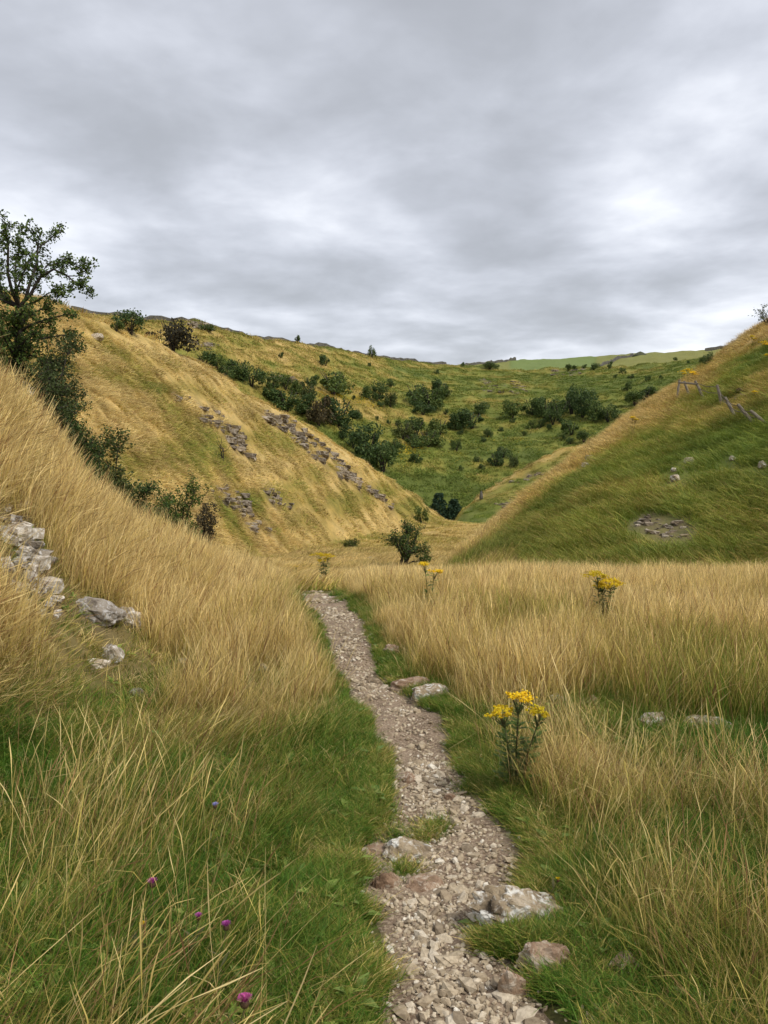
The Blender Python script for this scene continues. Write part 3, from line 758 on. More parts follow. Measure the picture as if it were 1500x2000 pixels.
# ------------------------------------------------------------------ trees and bushes
def tube(V, Fc, pts, rad, sides=5):
    base = len(V); P = [Vector(p) for p in pts]; n = len(P)
    up = Vector((0.31, 0.17, 0.93))
    for i, p in enumerate(P):
        t = (P[min(i + 1, n - 1)] - P[max(i - 1, 0)]).normalized()
        a = t.cross(up if abs(t.dot(up)) < 0.95 else Vector((1, 0, 0))).normalized(); b = t.cross(a)
        for k in range(sides):
            th = 6.2832 * k / sides
            V.append(tuple(p + (a * math.cos(th) + b * math.sin(th)) * rad[i]))
    for i in range(n - 1):
        for k in range(sides):
            k2 = (k + 1) % sides
            Fc.append((base + i * sides + k, base + i * sides + k2, base + (i + 1) * sides + k2, base + (i + 1) * sides + k))
    Fc.append(tuple(base + (n - 1) * sides + k for k in range(sides)))
def leaf_at(V, Fc, p, size, g):
    """one folded leaf: two triangles"""
    a = Vector(g.normal(size=3)).normalized(); b = a.cross(Vector(g.normal(size=3))).normalized(); c = a.cross(b)
    i = len(V)
    V += [tuple(p - a * size * 0.5), tuple(p + b * size * 0.34 + c * size * 0.12), tuple(p + a * size * 0.5), tuple(p - b * size * 0.34 + c * size * 0.12)]
    Fc += [(i, i + 1, i + 2), (i, i + 2, i + 3)]
def grow(g, start, d, length, rad, level, tubes, twigs, kink=0.32, up=0.10, split=(3, 5), shrink=0.62):
    n = 6; pts = [Vector(start)]; d = Vector(d).normalized(); rr = [rad]
    for k in range(n):
        d = (d + Vector(g.normal(size=3)) * kink + Vector((0, 0, up))).normalized()
        pts.append(pts[-1] + d * length / n); rr.append(rad * (1 - 0.62 * (k + 1) / n))
    tubes.append((pts, rr, level))
    if level == 0:
        twigs.append(pts); return
    for c in range(int(g.integers(split[0], split[1] + 1))):
        t = g.uniform(0.28, 1.0); i = min(int(t * n), n - 1); p = pts[i].lerp(pts[i + 1], t * n - i)
        q = Vector(g.normal(size=3)); q = (q - d * q.dot(d)).normalized()
        nd_ = (d * g.uniform(0.35, 0.9) + q * g.uniform(0.6, 1.0)).normalized()
        grow(g, p, nd_, length * shrink * g.uniform(0.7, 1.15), rr[i] * 0.62, level - 1, tubes, twigs, kink, up, split, shrink)
    if level == 1: twigs.append(pts[3:])
def plant_tree(name, loc, limbs, g, levels, leaf, dens, leaf_mat, label, cat, trunk_r, group=None, kink=0.32, up=0.10, split=(3, 5), clump=0.09, bare=0.0, shrink=0.62):
    """limbs: list of (points relative to the foot, start radius, end radius); twigs and leaves grow from them"""
    tubes, twigs = [], []
    for pts, r0, r1 in limbs:
        P = [Vector(p) for p in pts]; n = len(P)
        rr = [r0 + (r1 - r0) * k / (n - 1) for k in range(n)]
        tubes.append((P, rr, 9))
        tot = sum((P[k + 1] - P[k]).length for k in range(n - 1))
        for c in range(max(3, int(tot * dens[0]))):
            t = g.uniform(0.22, 1.0) * (n - 1); i = min(int(t), n - 2); p = P[i].lerp(P[i + 1], t - i)
            d = (P[i + 1] - P[i]).normalized(); q = Vector(g.normal(size=3)); q = (q - d * q.dot(d)).normalized()
            grow(g, p, d * 0.6 + q * 0.8, dens[1] * g.uniform(0.6, 1.2), max(rr[i] * 0.5, 0.006), levels, tubes, twigs, kink, up, split, shrink)
        twigs.append(P[-3:])
    V, Fc = [], []
    for P, rr, lv in tubes:
        tube(V, Fc, P, [max(r, 0.004) for r in rr], 7 if lv == 9 else 4)
    root = empty(name, loc); tag(root, label, cat, group)
    obj('trunk', mesh_from('trunk', V, Fc, M['bark'], True), root)
    V, Fc = [], []
    for P in twigs:
        if g.random() < bare: continue
        for k in range(len(P) - 1):
            L_ = (P[k + 1] - P[k]).length
            for _ in range(max(1, int(L_ * dens[2]))):
                p = P[k].lerp(P[k + 1], g.random()) + Vector(g.normal(size=3)) * clump
                leaf_at(V, Fc, p, leaf * g.uniform(0.6, 1.3), g)
    obj('crown', mesh_from('crown', V, Fc, M[leaf_mat]), root)
    return root
def rel(px, py, d, foot):
    a, s = ray(px, py)
    return Vector((d * math.sin(a), d * math.cos(a), EYE + s * d)) - foot
# the wind-bent hawthorn on the bank at the left
g = np.random.default_rng(21)
D0 = 17.0
foot = at(30, D0)
def limb(pix, r0, r1, dd=0.0, first=None):
    n = len(pix); P = [] if first is None else [first]
    for k, (a, b) in enumerate(pix): P.append(rel(a, b + 14, D0 + dd * (k + 1) / n, foot))
    return (P, r0, r1)
trunk_top = rel(38, 600, D0, foot)
LIMBS = [limb([(28, 760), (34, 690), (38, 640), (38, 600)], 0.17, 0.12, 0, Vector((0, 0, -0.15))),
         limb([(50, 570), (58, 540), (72, 500), (74, 465), (62, 440), (50, 425)], 0.08, 0.012, 0.3, trunk_top),
         limb([(60, 560), (80, 525), (105, 512), (128, 522), (150, 540), (178, 548)], 0.07, 0.012, -0.4, trunk_top),
         limb([(105, 512), (130, 525), (152, 525), (162, 510), (176, 497)], 0.03, 0.008, -0.3),
         limb([(74, 470), (90, 460), (105, 446), (122, 438)], 0.03, 0.008, 0.2),
         limb([(60, 560), (90, 505), (112, 500), (136, 500)], 0.04, 0.008, 0.6, trunk_top),
         limb([(70, 575), (92, 560), (112, 552)], 0.04, 0.008, -0.6, trunk_top),
         limb([(25, 560), (15, 520), (16, 470), (12, 440), (8, 420)], 0.08, 0.012, -0.4, trunk_top),
         limb([(10, 570), (-30, 530), (-70, 500), (-110, 480)], 0.08, 0.012, 0.5, trunk_top),
         limb([(20, 580), (-20, 560), (-70, 560), (-130, 550)], 0.07, 0.012, -0.6, trunk_top),
         limb([(30, 540), (30, 500), (40, 470), (34, 445)], 0.06, 0.010, 0.8, trunk_top),
         limb([(60, 620), (90, 610), (130, 600), (150, 605)], 0.05, 0.010, -0.5, rel(34, 650, D0, foot)),
         limb([(60, 650), (95, 645), (125, 640), (150, 655)], 0.05, 0.010, 0.6, rel(32, 690, D0, foot)),
         limb([(10, 640), (-20, 640), (-60, 650)], 0.05, 0.010, 0.3, rel(32, 680, D0, foot)),
         limb([(45, 680), (70, 680), (85, 700)], 0.04, 0.010, -0.5, rel(30, 720, D0, foot)),
         limb([(58, 600), (80, 590), (100, 580)], 0.05, 0.010, 0.4, rel(36, 640, D0, foot)), limb([(20, 610), (2, 600), (-20, 600)], 0.05, 0.010, -0.4, rel(36, 650, D0, foot)), limb([(30, 610), (50, 590), (70, 600)], 0.05, 0.010, -0.8, rel(36, 650, D0, foot)),
         limb([(40, 660), (62, 640), (82, 630)], 0.05, 0.010, -0.6, rel(32, 700, D0, foot)), limb([(15, 660), (0, 630), (-15, 620)], 0.05, 0.010, -0.9, rel(32, 700, D0, foot)), limb([(30, 560), (45, 520), (60, 490)], 0.05, 0.010, -0.7, trunk_top), limb([(5, 560), (-5, 530), (0, 500)], 0.05, 0.010, 0.7, trunk_top),
         limb([(10, 680), (-10, 660), (0, 690)], 0.04, 0.010, -0.7, rel(30, 720, D0, foot))]
LIMBS = [(P, r0 * 0.5, r1 * 0.7) for P, r0, r1 in LIMBS]
plant_tree('hawthorn_tree', foot, LIMBS, g, 1, 0.060, (10, 0.21, 80), 'leaf_hawthorn', 'gnarled wind-bent hawthorn on the left bank, branches reaching into the sky', 'tree', 0.17, clump=0.045, bare=0.08, up=0.02)
# two dead twiggy limbs reaching out of it: part of the same scrub, a low dead branch
def shrub(name, px, py_top, w, d, label, cat, mat, seed, leaf=0.05, dens=(4.0, 0.45, 40), levels=1, bare=0.05, nlimb=9, low=0.25, group=None, hh=None, clump=0.06, kink=0.32):
    g = np.random.default_rng(seed); f = at(px, d)
    a, s = ray(px, py_top); top = EYE + s * d - f.z if hh is None else hh
    W = w * d / F; top = max(top, W * 0.35)
    limbs = []
    for k in range(nlimb):
        an = 6.283 * (k + g.random() * 0.6) / nlimb; r = W * 0.5 * g.uniform(0.55, 1.0)
        e = Vector((math.cos(an) * r, math.sin(an) * r * 0.8, top * g.uniform(low + 0.25, 0.97)))
        m1 = Vector((e.x * 0.25, e.y * 0.25, e.z * 0.35)) + Vector(g.normal(size=3)) * W * 0.04
        m2 = Vector((e.x * 0.65, e.y * 0.65, e.z * 0.72)) + Vector(g.normal(size=3)) * W * 0.06
        limbs.append(([Vector((math.cos(an) * 0.03, math.sin(an) * 0.03, -0.1)), m1, m2, e], max(0.02, W * 0.022), 0.008))
    return plant_tree(name, f, limbs, g, levels, leaf, dens, mat, label, cat, 0.1, group, clump=clump, bare=bare, kink=kink)
shrub('hawthorn_shrub', 70, 665, 170, 16.0, 'low green hawthorn shrub under the wind-bent tree', 'shrub', 'leaf_olive', 31, dens=(9, 0.45, 95))
shrub('hawthorn_shrub', 30, 600, 150, 17.3, 'dense dark undergrowth around the trunk of the wind-bent hawthorn', 'shrub', 'leaf_hawthorn', 37, dens=(8, 0.4, 80), nlimb=11, low=0.1)
shrub('hawthorn_shrub', 125, 715, 90, 17.5, 'dense dark shrub spilling down right below the wind-bent hawthorn', 'shrub', 'leaf_hawthorn', 32, dens=(9, 0.45, 95))
shrub('hawthorn_shrub', 200, 842, 70, 19.0, 'dark scrubby bush showing over the bank right of the hawthorn', 'shrub', 'leaf_olive', 33, dens=(7, 0.42, 70), leaf=0.07)
shrub('hawthorn_shrub', 268, 905, 56, 21.0, 'small dark bush in the gully, middle of the scrub line', 'shrub', 'leaf_hawthorn', 34, dens=(7, 0.42, 70), leaf=0.07)
shrub('blackthorn_shrub', 345, 948, 84, 24.0, 'spiky dark blackthorn bush at the lower end of the gully scrub', 'shrub', 'leaf_hawthorn', 35, dens=(6, 0.5, 60), leaf=0.07, bare=0.1)
shrub('blackthorn_shrub', 388, 985, 60, 27.0, 'low twiggy bush at the tail of the gully scrub line', 'shrub', 'leaf_brown', 36, dens=(7, 0.4, 60), leaf=0.07, bare=0.15)
# hawthorn on the valley floor
f = hit(793, 1112, 20)
D1 = dist(f); k1 = ppm(f)
g = np.random.default_rng(44)
def q1(dx, dy, dz=0.0): return Vector((dx * k1, dz, dy * k1))
plant_tree('hawthorn_tree', f, [([q1(-2, -4), q1(0, 14), q1(-1, 26), q1(2, 40), q1(-2, 58), q1(3, 84)], 0.15, 0.02), ([q1(-10, -4), q1(-9, 14), q1(-7, 26), q1(-14, 42), q1(-20, 58), q1(-30, 66)], 0.10, 0.02),
                                 ([q1(0, 14), q1(8, 28, 0.3), q1(16, 40, 0.5), q1(18, 56, 0.6), q1(22, 66, 0.6)], 0.09, 0.02), ([q1(0, 8), q1(12, 15), q1(26, 17), q1(38, 15)], 0.06, 0.015),
                                 ([q1(0, 26), q1(-6, 40, -0.5), q1(-14, 54, -0.9), q1(-12, 68, -1.0)], 0.08, 0.02), ([q1(2, 30), q1(16, 36, -0.4), q1(30, 40, -0.7), q1(38, 46, -0.8)], 0.07, 0.015),
                                 ([q1(2, 38), q1(4, 52, 0.6), q1(8, 66, 0.9), q1(12, 76, 0.8)], 0.07, 0.015), ([q1(-8, 40), q1(-18, 46, 0.4), q1(-28, 48, 0.6)], 0.05, 0.012)],
           g, 1, 0.10, (5.5, 0.55, 44), 'leaf_hawthorn', 'small gnarled hawthorn tree alone on the valley floor beyond the path', 'tree', 0.15, clump=0.10, bare=0.05)
# ------------------------------------------------------------------ bushes of the far slopes: six crowns shared by all
def bush_mesh(g, n, leaf, lumps=7):
    """a lumpy crown one metre wide, 0.8 m tall, of leafy sprays set over several lobes"""
    V, Fc = [], []
    C = [(Vector((0, 0, 0.36)), 0.33)]
    C = [(Vector((g.normal() * 0.06, g.normal() * 0.06, g.uniform(0.26, 0.38))), g.uniform(0.22, 0.32))]
    for k in range(lumps + int(g.integers(0, 6))):
        a = g.uniform(0, 6.283); r = g.uniform(0.14, 0.42)
        C.append((Vector((math.cos(a) * r, math.sin(a) * r, g.uniform(0.10, 0.62 - 0.5 * max(r - 0.2, 0)))), g.uniform(0.07, 0.21)))
    for k in range(n):
        c, r = C[int(g.integers(len(C)))]
        d = Vector(g.normal(size=3)).normalized(); p = c + d * r * (g.random() ** 0.33 + 0.16 * abs(g.normal()))
        if p.z < 0.02: p.z = 0.02 + 0.1 * g.random()
        leaf_at(V, Fc, p, leaf * g.uniform(0.6, 1.5), g)
    return V, Fc
BUSH = {}
for mat in ('leaf_bush', 'leaf_olive', 'leaf_brown', 'leaf_conifer'):
    BUSH[mat] = []
    for k in range(6 if mat == 'leaf_bush' else 3):
        g = np.random.default_rng(700 + k + len(mat) * 10)
        V, Fc = bush_mesh(g, 1500, 0.060); BUSH[mat].append(mesh_from('crown', V, Fc, M[mat]))
_V, _F = [], []
_gg = np.random.default_rng(77)
for k in range(6):
    a = 6.283 * k / 6 + _gg.random(); e = Vector((math.cos(a) * 0.26, math.sin(a) * 0.26, 0.5 + 0.15 * _gg.random()))
    tube(_V, _F, [(math.cos(a) * 0.01, math.sin(a) * 0.01, -0.08), e * 0.35 + Vector((0, 0, 0.05)), e], [0.022, 0.016, 0.006], 4)
BUSH_STEM = mesh_from('trunk', _V, _F, M['bark'], True)
_bk = [0]
def bush(px, py, w, h, label, dmin=128.0, mat='leaf_bush', group=None, d=None, cat='bush', name='bush'):
    """px, py: middle of the bush in the photo; w, h in photo pixels"""
    _bk[0] += 1; g = np.random.default_rng(900 + _bk[0])
    f = hit(px, py + 0.42 * h, dmin) if d is None else at(px, d)
    m = ppm(f)
    root = empty(name, f, g.uniform(0, 6.28)); tag(root, label, cat, group)
    W, H_ = w * m, h * m
    V = BUSH[mat]
    sc = (W * 1.25, W * 1.25, H_ / 0.66)
    obj('crown', V[int(g.integers(len(V)))], root, None, None, sc)
    obj('trunk', BUSH_STEM, root, None, None, sc)
    CLEAR.append((f.x, f.y, W * 0.3))
    return root
bush(342, 658, 76, 62, 'round dark bush standing on the crest of the left hillside', d=73, mat='leaf_brown')
bush(262, 632, 58, 46, 'spiky green bush on the skyline crest, left of the round dark bush', d=66.5)
bush(234, 630, 30, 20, 'low bush at the left foot of the spiky skyline bush', d=64.5)
bush(822, 1010, 26, 28, 'small dark bush at the foot of the left hillside near the valley bottom', 50)
bush(687, 1064, 34, 22, 'low green bush on the valley floor left of the lone hawthorn', 30, mat='leaf_olive')
S = 'small round dark bush dotted over the middle of the far slope'
GS = 'small bushes dotted on the far slope'
T = 'little dark bush under the far rim on the right'
GT = 'little bushes under the far rim'
Wd = 'dark tree in the wood at the foot of the far right slope'
GW = 'trees of the little wood on the far right slope'
SC_ = 'dark scrub bush in the row along the left hill crest'
GC = 'scrub bushes behind the left hill crest'
ORD = ['first', 'second', 'third', 'fourth', 'fifth', 'sixth', 'seventh', 'eighth', 'ninth', 'tenth', 'eleventh', 'last']
for k_, a in enumerate([(400, 704, 44, 26), (424, 712, 30, 26), (440, 728, 30, 30), (464, 724, 46, 40), (492, 738, 46, 42), (532, 750, 34, 30), (520, 768, 16, 20), (540, 775, 30, 24), (560, 784, 74, 44), (590, 792, 50, 40), (668, 845, 24, 30), (690, 862, 24, 30)]):
    bush(*a, 'dark scrub bush over the left hill crest, %s from the upper left' % ORD[k_], group=GC)
MARKS = []
for a, lab, mat in [((558, 750, 30, 28), 'bush right of the scree among the dark bushes, leftmost of three', 'leaf_bush'), ((580, 758, 34, 30), 'bush below the scree, middle of three', 'leaf_bush'), ((600, 766, 34, 32), 'bush below the scree, rightmost of three', 'leaf_olive'),
               ((606, 746, 28, 22), 'small bush between the scree and the largest dark bush', 'leaf_bush'), ((650, 750, 74, 48), 'largest dark bush above the yellow flower patch', 'leaf_bush'),
               ((622, 808, 52, 52), 'brownish bush below the yellow flower patch', 'leaf_brown'), ((664, 808, 66, 58), 'big dark green bush right of the brownish bush', 'leaf_bush'),
               ((718, 768, 30, 28), 'dark bush right of the yellow flower patch, upper left of the pair', 'leaf_bush'), ((738, 770, 34, 34), 'dark bush right of the yellow flower patch, the wider of the pair', 'leaf_bush'), ((762, 782, 28, 32), 'rounded bush just below the pair right of the yellow patch', 'leaf_olive'),
               ((812, 774, 54, 46), 'large dark bush in the centre of the far slope, left half of the clump', 'leaf_bush'), ((842, 782, 50, 46), 'large dark bush in the centre of the far slope, right half of the clump', 'leaf_bush'), ((826, 800, 40, 24), 'low bush at the foot of the large central clump', 'leaf_bush'),
               ((862, 758, 38, 26), 'flat dark bush up and right of the large central clump', 'leaf_bush'), ((720, 872, 64, 60), 'large dark bush half hidden behind the left hill crest, upper one', 'leaf_bush'), ((748, 898, 56, 56), 'large dark bush half hidden behind the left hill crest, lower one', 'leaf_bush'),
               ((786, 842, 40, 34), 'bush at the left of the lower clump on the far slope', 'leaf_olive'), ((812, 838, 50, 36), 'bush in the top of the lower clump on the far slope', 'leaf_bush'), ((836, 858, 48, 34), 'bush at the bottom of the lower clump on the far slope', 'leaf_bush'), ((806, 862, 44, 28), 'low bush at the foot of the lower clump', 'leaf_bush'),
               ((858, 836, 42, 34), 'bush right of the lower clump', 'leaf_bush'), ((892, 826, 40, 34), 'dark bush above the mid slope, left of the long bush', 'leaf_bush'), ((922, 822, 60, 34), 'long dark bush in the middle of the far slope', 'leaf_bush'), ((936, 802, 36, 24), 'dark bush above the long bush of the far slope', 'leaf_bush'),
               ((1000, 803, 42, 34), 'dark bush just left of the wood on the far slope', 'leaf_bush'), ((864, 758 + 10, 30, 20), 'small bush beside the flat dark bush', 'leaf_olive'), ((968, 898, 30, 30), 'bush above the small far spur, left one', 'leaf_bush'), ((982, 884, 30, 24), 'bush above the small far spur, upper one', 'leaf_bush'), ((1004, 902, 20, 22), 'bush above the small far spur, right one', 'leaf_olive'),
               ((1116, 838, 40, 26), 'round bush at the lower edge of the wood', 'leaf_bush'), ((1140, 856, 32, 22), 'bush on the right below the wood, next to the right hill', 'leaf_bush'), ((957, 716, 28, 13), 'long low bush on the rim of the far plateau', 'leaf_bush')]:
    bush(*a, lab, mat=mat)
    MARKS.append((a[0], a[1], lab))
for k_, a in enumerate(sorted([(1040, 796, 44, 36), (1064, 800, 44, 38), (1092, 806, 46, 40), (1116, 790, 46, 44), (1138, 796, 46, 46), (1160, 806, 44, 40), (1130, 776, 42, 34), (1186, 812, 44, 30), (1080, 818, 34, 26), (1240, 782, 44, 26), (1262, 772, 44, 26)])):
    bush(*a, 'dark tree of the little wood on the far right slope, %s from the left' % ('last' if k_ == 10 else ORD[k_]), group=GW, mat='leaf_bush', cat='tree', name='tree')
_used = set()
SHORT = {'bush right of the scree among the dark bushes, leftmost of three': 'bushes below the scree', 'largest dark bush above the yellow flower patch': 'largest dark bush', 'big dark green bush right of the brownish bush': 'big bush beside the brownish bush'}
LAND = [(650, 750, 'the largest dark bush of the far slope'), (622, 808, 'the brownish bush'), (680, 810, 'the big bush beside the brownish one'), (738, 770, 'the pair right of the yellow patch'), (827, 778, 'the large central clump'), (812, 850, 'the lower clump'), (922, 822, 'the long mid-slope bush'), (1000, 803, 'the bush left of the wood'),
        (1095, 805, 'the little wood'), (734, 885, 'the large bushes half behind the crest'), (975, 892, 'the bushes above the far spur'), (985, 755, 'the mid-slope scree'), (550, 742, 'the grey scree'), (870, 985, 'the dark conifers'), (727, 690, 'the largest skyline tree')]
def small_label(a):
    size = 'tiny' if a[2] <= 10 else 'small' if a[2] <= 16 else 'smallish'
    for x, y, nm in sorted(LAND, key=lambda q: math.hypot(q[0] - a[0], q[1] - a[1])):
        dx, dy = a[0] - x, a[1] - y
        where = ('right of' if dx > 0 else 'left of') if abs(dx) > 1.6 * abs(dy) else ('below' if dy > 0 else 'above') if abs(dy) > 1.6 * abs(dx) else ('below right of' if dx > 0 else 'below left of') if dy > 0 else ('above right of' if dx > 0 else 'above left of')
        lab = '%s round bush %s %s' % (size, where, nm)
        if lab not in _used:
            _used.add(lab); return lab
for a in [(636, 706, 24, 20), (548, 694, 10, 11), (722, 714, 9, 9), (852, 727, 12, 10), (764, 750, 16, 14), (744, 792, 16, 12), (698, 810, 20, 20), (718, 838, 12, 14), (736, 818, 9, 9), (812, 896, 28, 20), (776, 872, 26, 22), (892, 872, 18, 22), (978, 840, 12, 10), (1039, 832, 18, 18), (1056, 829, 15, 14), (1072, 836, 13, 12), (1023, 847, 10, 9),
          (952, 848, 17, 17), (944, 860, 10, 10), (934, 898, 14, 14), (940, 912, 14, 12), (884, 866, 10, 10), (1103, 856, 10, 10), (1114, 862, 14, 13), (1000, 822, 12, 10), (870, 806, 12, 10), (900, 846, 12, 10), (902, 915, 12, 10), (760, 826, 10, 9), (690, 778, 10, 9)]:
    bush(*a, small_label(a), group=GS)
for k_, a in enumerate(sorted([(1110, 719, 16, 11), (1122, 720, 12, 10), (1160, 718, 20, 11), (1140, 716, 10, 8), (1225, 756, 18, 16), (1200, 736, 12, 8), (1232, 737, 12, 9), (1216, 726, 12, 10), (1266, 740, 12, 10), (1292, 738, 10, 8), (1318, 702, 8, 7), (1344, 708, 7, 6)])):
    bush(*a, 'little dark bush under the far right rim, %s from the left' % ORD[k_], group=GT)
bush(1190, 714, 10, 15, 'upright little tree below the far rim on the right', cat='tree', name='tree')
bush(904, 712, 8, 9, 'tiny bush on the rim left of the long low bush')
for a, lab in [((580, 664, 13, 14), 'little skyline tree on the far ridge, leftmost of the row'), ((614, 668, 9, 15), 'narrow little skyline tree second from the left on the ridge'), ((688, 684, 8, 9), 'tiny skyline bush left of the largest skyline tree'), ((727, 690, 14, 21), 'largest little skyline tree on the far ridge'),
               ((757, 694, 6, 7), 'tiny skyline bush just right of the largest skyline tree'), ((787, 700, 6, 6), 'tiny skyline bush farthest right on the ridge'), ((495, 655, 10, 9), 'tiny bush on the ridge near the skyline crag'), ((400, 640, 30, 14), 'low dark bush beside the skyline crag')]:
    bush(*a, lab, cat='tree' if 'tree' in lab else 'bush', name='tree' if 'tree' in lab else 'bush')
# the dark conifers in the valley bottom
for dx, wd, ht, lab in ((858, 54, 56, 'dark conifer in the valley bottom, left and taller of the pair'), (888, 50, 46, 'dark conifer in the valley bottom, right of the pair')):
    f = at(dx, 150); m = ppm(f); g = np.random.default_rng(dx)
    tp = rel(dx, 962 if dx < 870 else 974, 150, f); top = tp.z
    root = empty('conifer_tree', f); tag(root, lab, 'tree')
    V, Fc = [], []; tube(V, Fc, [(0, 0, -0.2), (0.05, 0, top * 0.5), (0, 0, top * 0.97)], [0.22, 0.14, 0.03], 6)
    obj('trunk', mesh_from('trunk', V, Fc, M['bark'], True), root)
    V, Fc = [], []
    for k in range(3200):
        t = g.random() ** 1.2; lay = round(t * 9) / 9 + 0.03 * g.normal(); a = g.uniform(0, 6.283); r = wd * m * 0.5 * (1 - 0.75 * t) * (0.35 + 0.65 * math.sqrt(g.random())) * (1 + 0.2 * math.sin(a * 3 + lay * 20))
        leaf_at(V, Fc, Vector((math.cos(a) * r, math.sin(a) * r, top * (0.10 + 0.88 * np.clip(lay, 0, 1)) - 0.12 * r)), 0.38 * g.uniform(0.6, 1.3), g)
    obj('crown', mesh_from('crown', V, Fc, M['leaf_conifer']), root)
# leafless little tree on the left hillside, twigs on the right crest
f = hit(436, 905, 25); g = np.random.default_rng(5)
m = ppm(f)
tw = []; tb = []
for dx, dz in ((0, 46), (14, 30), (-6, 34)):
    grow(g, (0, 0, -0.1), Vector((dx, 0, dz)).normalized(), 40 * m, 0.05, 1, tb, tw, 0.28, 0.12, (2, 4))
V, Fc = [], []
for P, rr, lv in tb: tube(V, Fc, P, [max(r, 0.014) for r in rr], 4)
o = obj('dead_tree', mesh_from('dead_tree', V, Fc, M['bark'], True), None, f); tag(o, 'thin leafless dead tree on the golden left hillside below the crag', 'tree')
shrub('hawthorn_shrub', 1488, 618, 44, 49.0, 'sparse twiggy shrub on the right crest at the picture edge', 'shrub', 'leaf_olive', 61, leaf=0.09, dens=(2.0, 0.5, 9), bare=0.4, hh=0.8)
bush(1381, 705, 24, 24, 'dark gorse bush on the right hill crest beside yellow ragwort', dmin=20)
# ------------------------------------------------------------------ flowering weeds
def floret(V, Fc, p, r, g, rays=8):
    """a small daisy: a raised disc and a ring of rays"""
    n = Vector((g.normal() * 0.6, g.normal() * 0.6 - 0.25, 1)).normalized(); a = n.cross(Vector((0.3, 1, 0.1))).normalized(); b = n.cross(a)
    i = len(V); V.append(tuple(p + n * r * 0.6))
    for k in range(rays):
        th = 6.2832 * k / rays; rr = r if k % 2 else r * 0.62
        V.append(tuple(p + (a * math.cos(th) + b * math.sin(th)) * rr))
    for k in range(rays): Fc.append((i, i + 1 + k, i + 1 + (k + 1) % rays))
def ragwort(loc, height, heads, label, seed, fl=0.010, per=70, leaves=60, group=None):
    """heads: list of (dx, dz from the top, width) in metres for each flat-topped flower head"""
    g = np.random.default_rng(seed)
    root = empty('ragwort_plant', loc); tag(root, label, 'ragwort', group)
    for hx, hz, hw in heads:
        top = Vector((hx, g.normal() * 0.03, height - hz))
        base = Vector((hx * 0.25, g.normal() * 0.02, -0.03))
        mid = base.lerp(top, 0.5) + Vector((-hx * 0.12, 0, 0.0))
        fork = base.lerp(top, 0.84)
        V, Fc = [], []
        tube(V, Fc, [base, mid, fork], [0.0055, 0.0048, 0.004], 5)
        ends = []
        for k in range(11):
            a = g.uniform(0, 6.283); r = hw * 0.48 * math.sqrt(g.random())
            e = top + Vector((math.cos(a) * r, math.sin(a) * r, -0.35 * r + g.normal() * 0.006))
            tube(V, Fc, [fork.lerp(mid, g.random() * 0.25), fork.lerp(e, 0.5) + Vector((0, 0, -0.01)), e], [0.0026, 0.002, 0.0016], 4); ends.append(e)
        st = obj('stem', mesh_from('stem', V, Fc, M['stem'], True), root)
        V, Fc = [], []
        for k in range(per):
            e = ends[int(g.integers(len(ends)))]
            p = e + Vector((g.normal() * hw * 0.11, g.normal() * hw * 0.11, 0.004 + g.normal() * hw * 0.045)); floret(V, Fc, p, fl * g.uniform(0.75, 1.2), g)
        obj('flower_head', mesh_from('flower_head', V, Fc, M['petal_yellow']), st)
        V, Fc = [], []
        for k in range(leaves):
            t = g.uniform(0.12, 0.9); p = base.lerp(top, t); a = g.uniform(0, 6.283); L_ = (0.11 - 0.06 * t) * height / 0.6 * g.uniform(0.6, 1.2)
            o_ = Vector((math.cos(a), math.sin(a), 0.45)).normalized(); s = o_.cross(Vector((0, 0, 1))).normalized()
            # a ragged leaf: midrib with three pairs of lobes
            for q, w in ((0.3, 0.16), (0.55, 0.22), (0.85, 0.16)):
                c = p + o_ * L_ * q - Vector((0, 0, 0.25 * L_ * q * q)); i = len(V)
                V += [tuple(c - o_ * L_ * 0.18), tuple(c + s * L_ * w + o_ * L_ * 0.06), tuple(c + o_ * L_ * 0.2), tuple(c - s * L_ * w + o_ * L_ * 0.06)]
                Fc += [(i, i + 1, i + 2), (i, i + 2, i + 3)]
        obj('foliage', mesh_from('foliage', V, Fc, M['leaf_weed']), st)
    return root
def ragwort_px(px_foot, py_foot, py_top, heads_px, label, seed, dmin=1.2, d=None, **kw):
    f = hit(px_foot, py_foot, dmin) if d is None else at(px_foot, d)
    m = ppm(f)
    _, s = ray(px_foot, py_top); top = EYE + s * dist(f) - f.z
    for f_, r_ in (((0.0, 0.07), (0.2, 0.05)) if dist(f) < 5 else ((0.0, 0.2), (0.3, 0.28), (0.7, 0.32), (1.1, 0.32)) if dist(f) < 14 else ((0.0, 0.1),)): s_ = 1 - f_ / dist(f); TALL.append((f.x * s_, f.y * s_, r_))
    return ragwort(f, top, [(dx * m, dy * m, w * m) for dx, dy, w in heads_px], label, seed, **kw)
RG = 'yellow ragwort on the right hill crest'
ragwort_px(1005, 1545, 1362, [(-24, 24, 56), (10, 0, 44), (46, 20, 48)], 'yellow flowering ragwort beside the gravel path, nearest one', 1, fl=0.0095, per=120, leaves=100)
ragwort_px(1176, 1225, 1114, [(-14, 4, 44), (18, 18, 42), (0, 26, 34)], 'bushy ragwort with two yellow heads on the meadow edge at the right', 2, fl=0.014, per=150, leaves=130)
ragwort_px(838, 1200, 1098, [(-8, 2, 22), (10, 14, 26)], 'slim two-headed ragwort at the meadow edge below the lone hawthorn', 3, fl=0.013, per=110, leaves=50)
ragwort_px(632, 1145, 1078, [(-8, 2, 26), (10, 4, 24), (0, 12, 24)], 'ragwort at the brow where the path disappears', 4, fl=0.020, per=130, leaves=90)
ragwort_px(579, 1140, 1104, [(0, 0, 18)], 'small ragwort left of the path where it disappears', 5, fl=0.012, per=40)
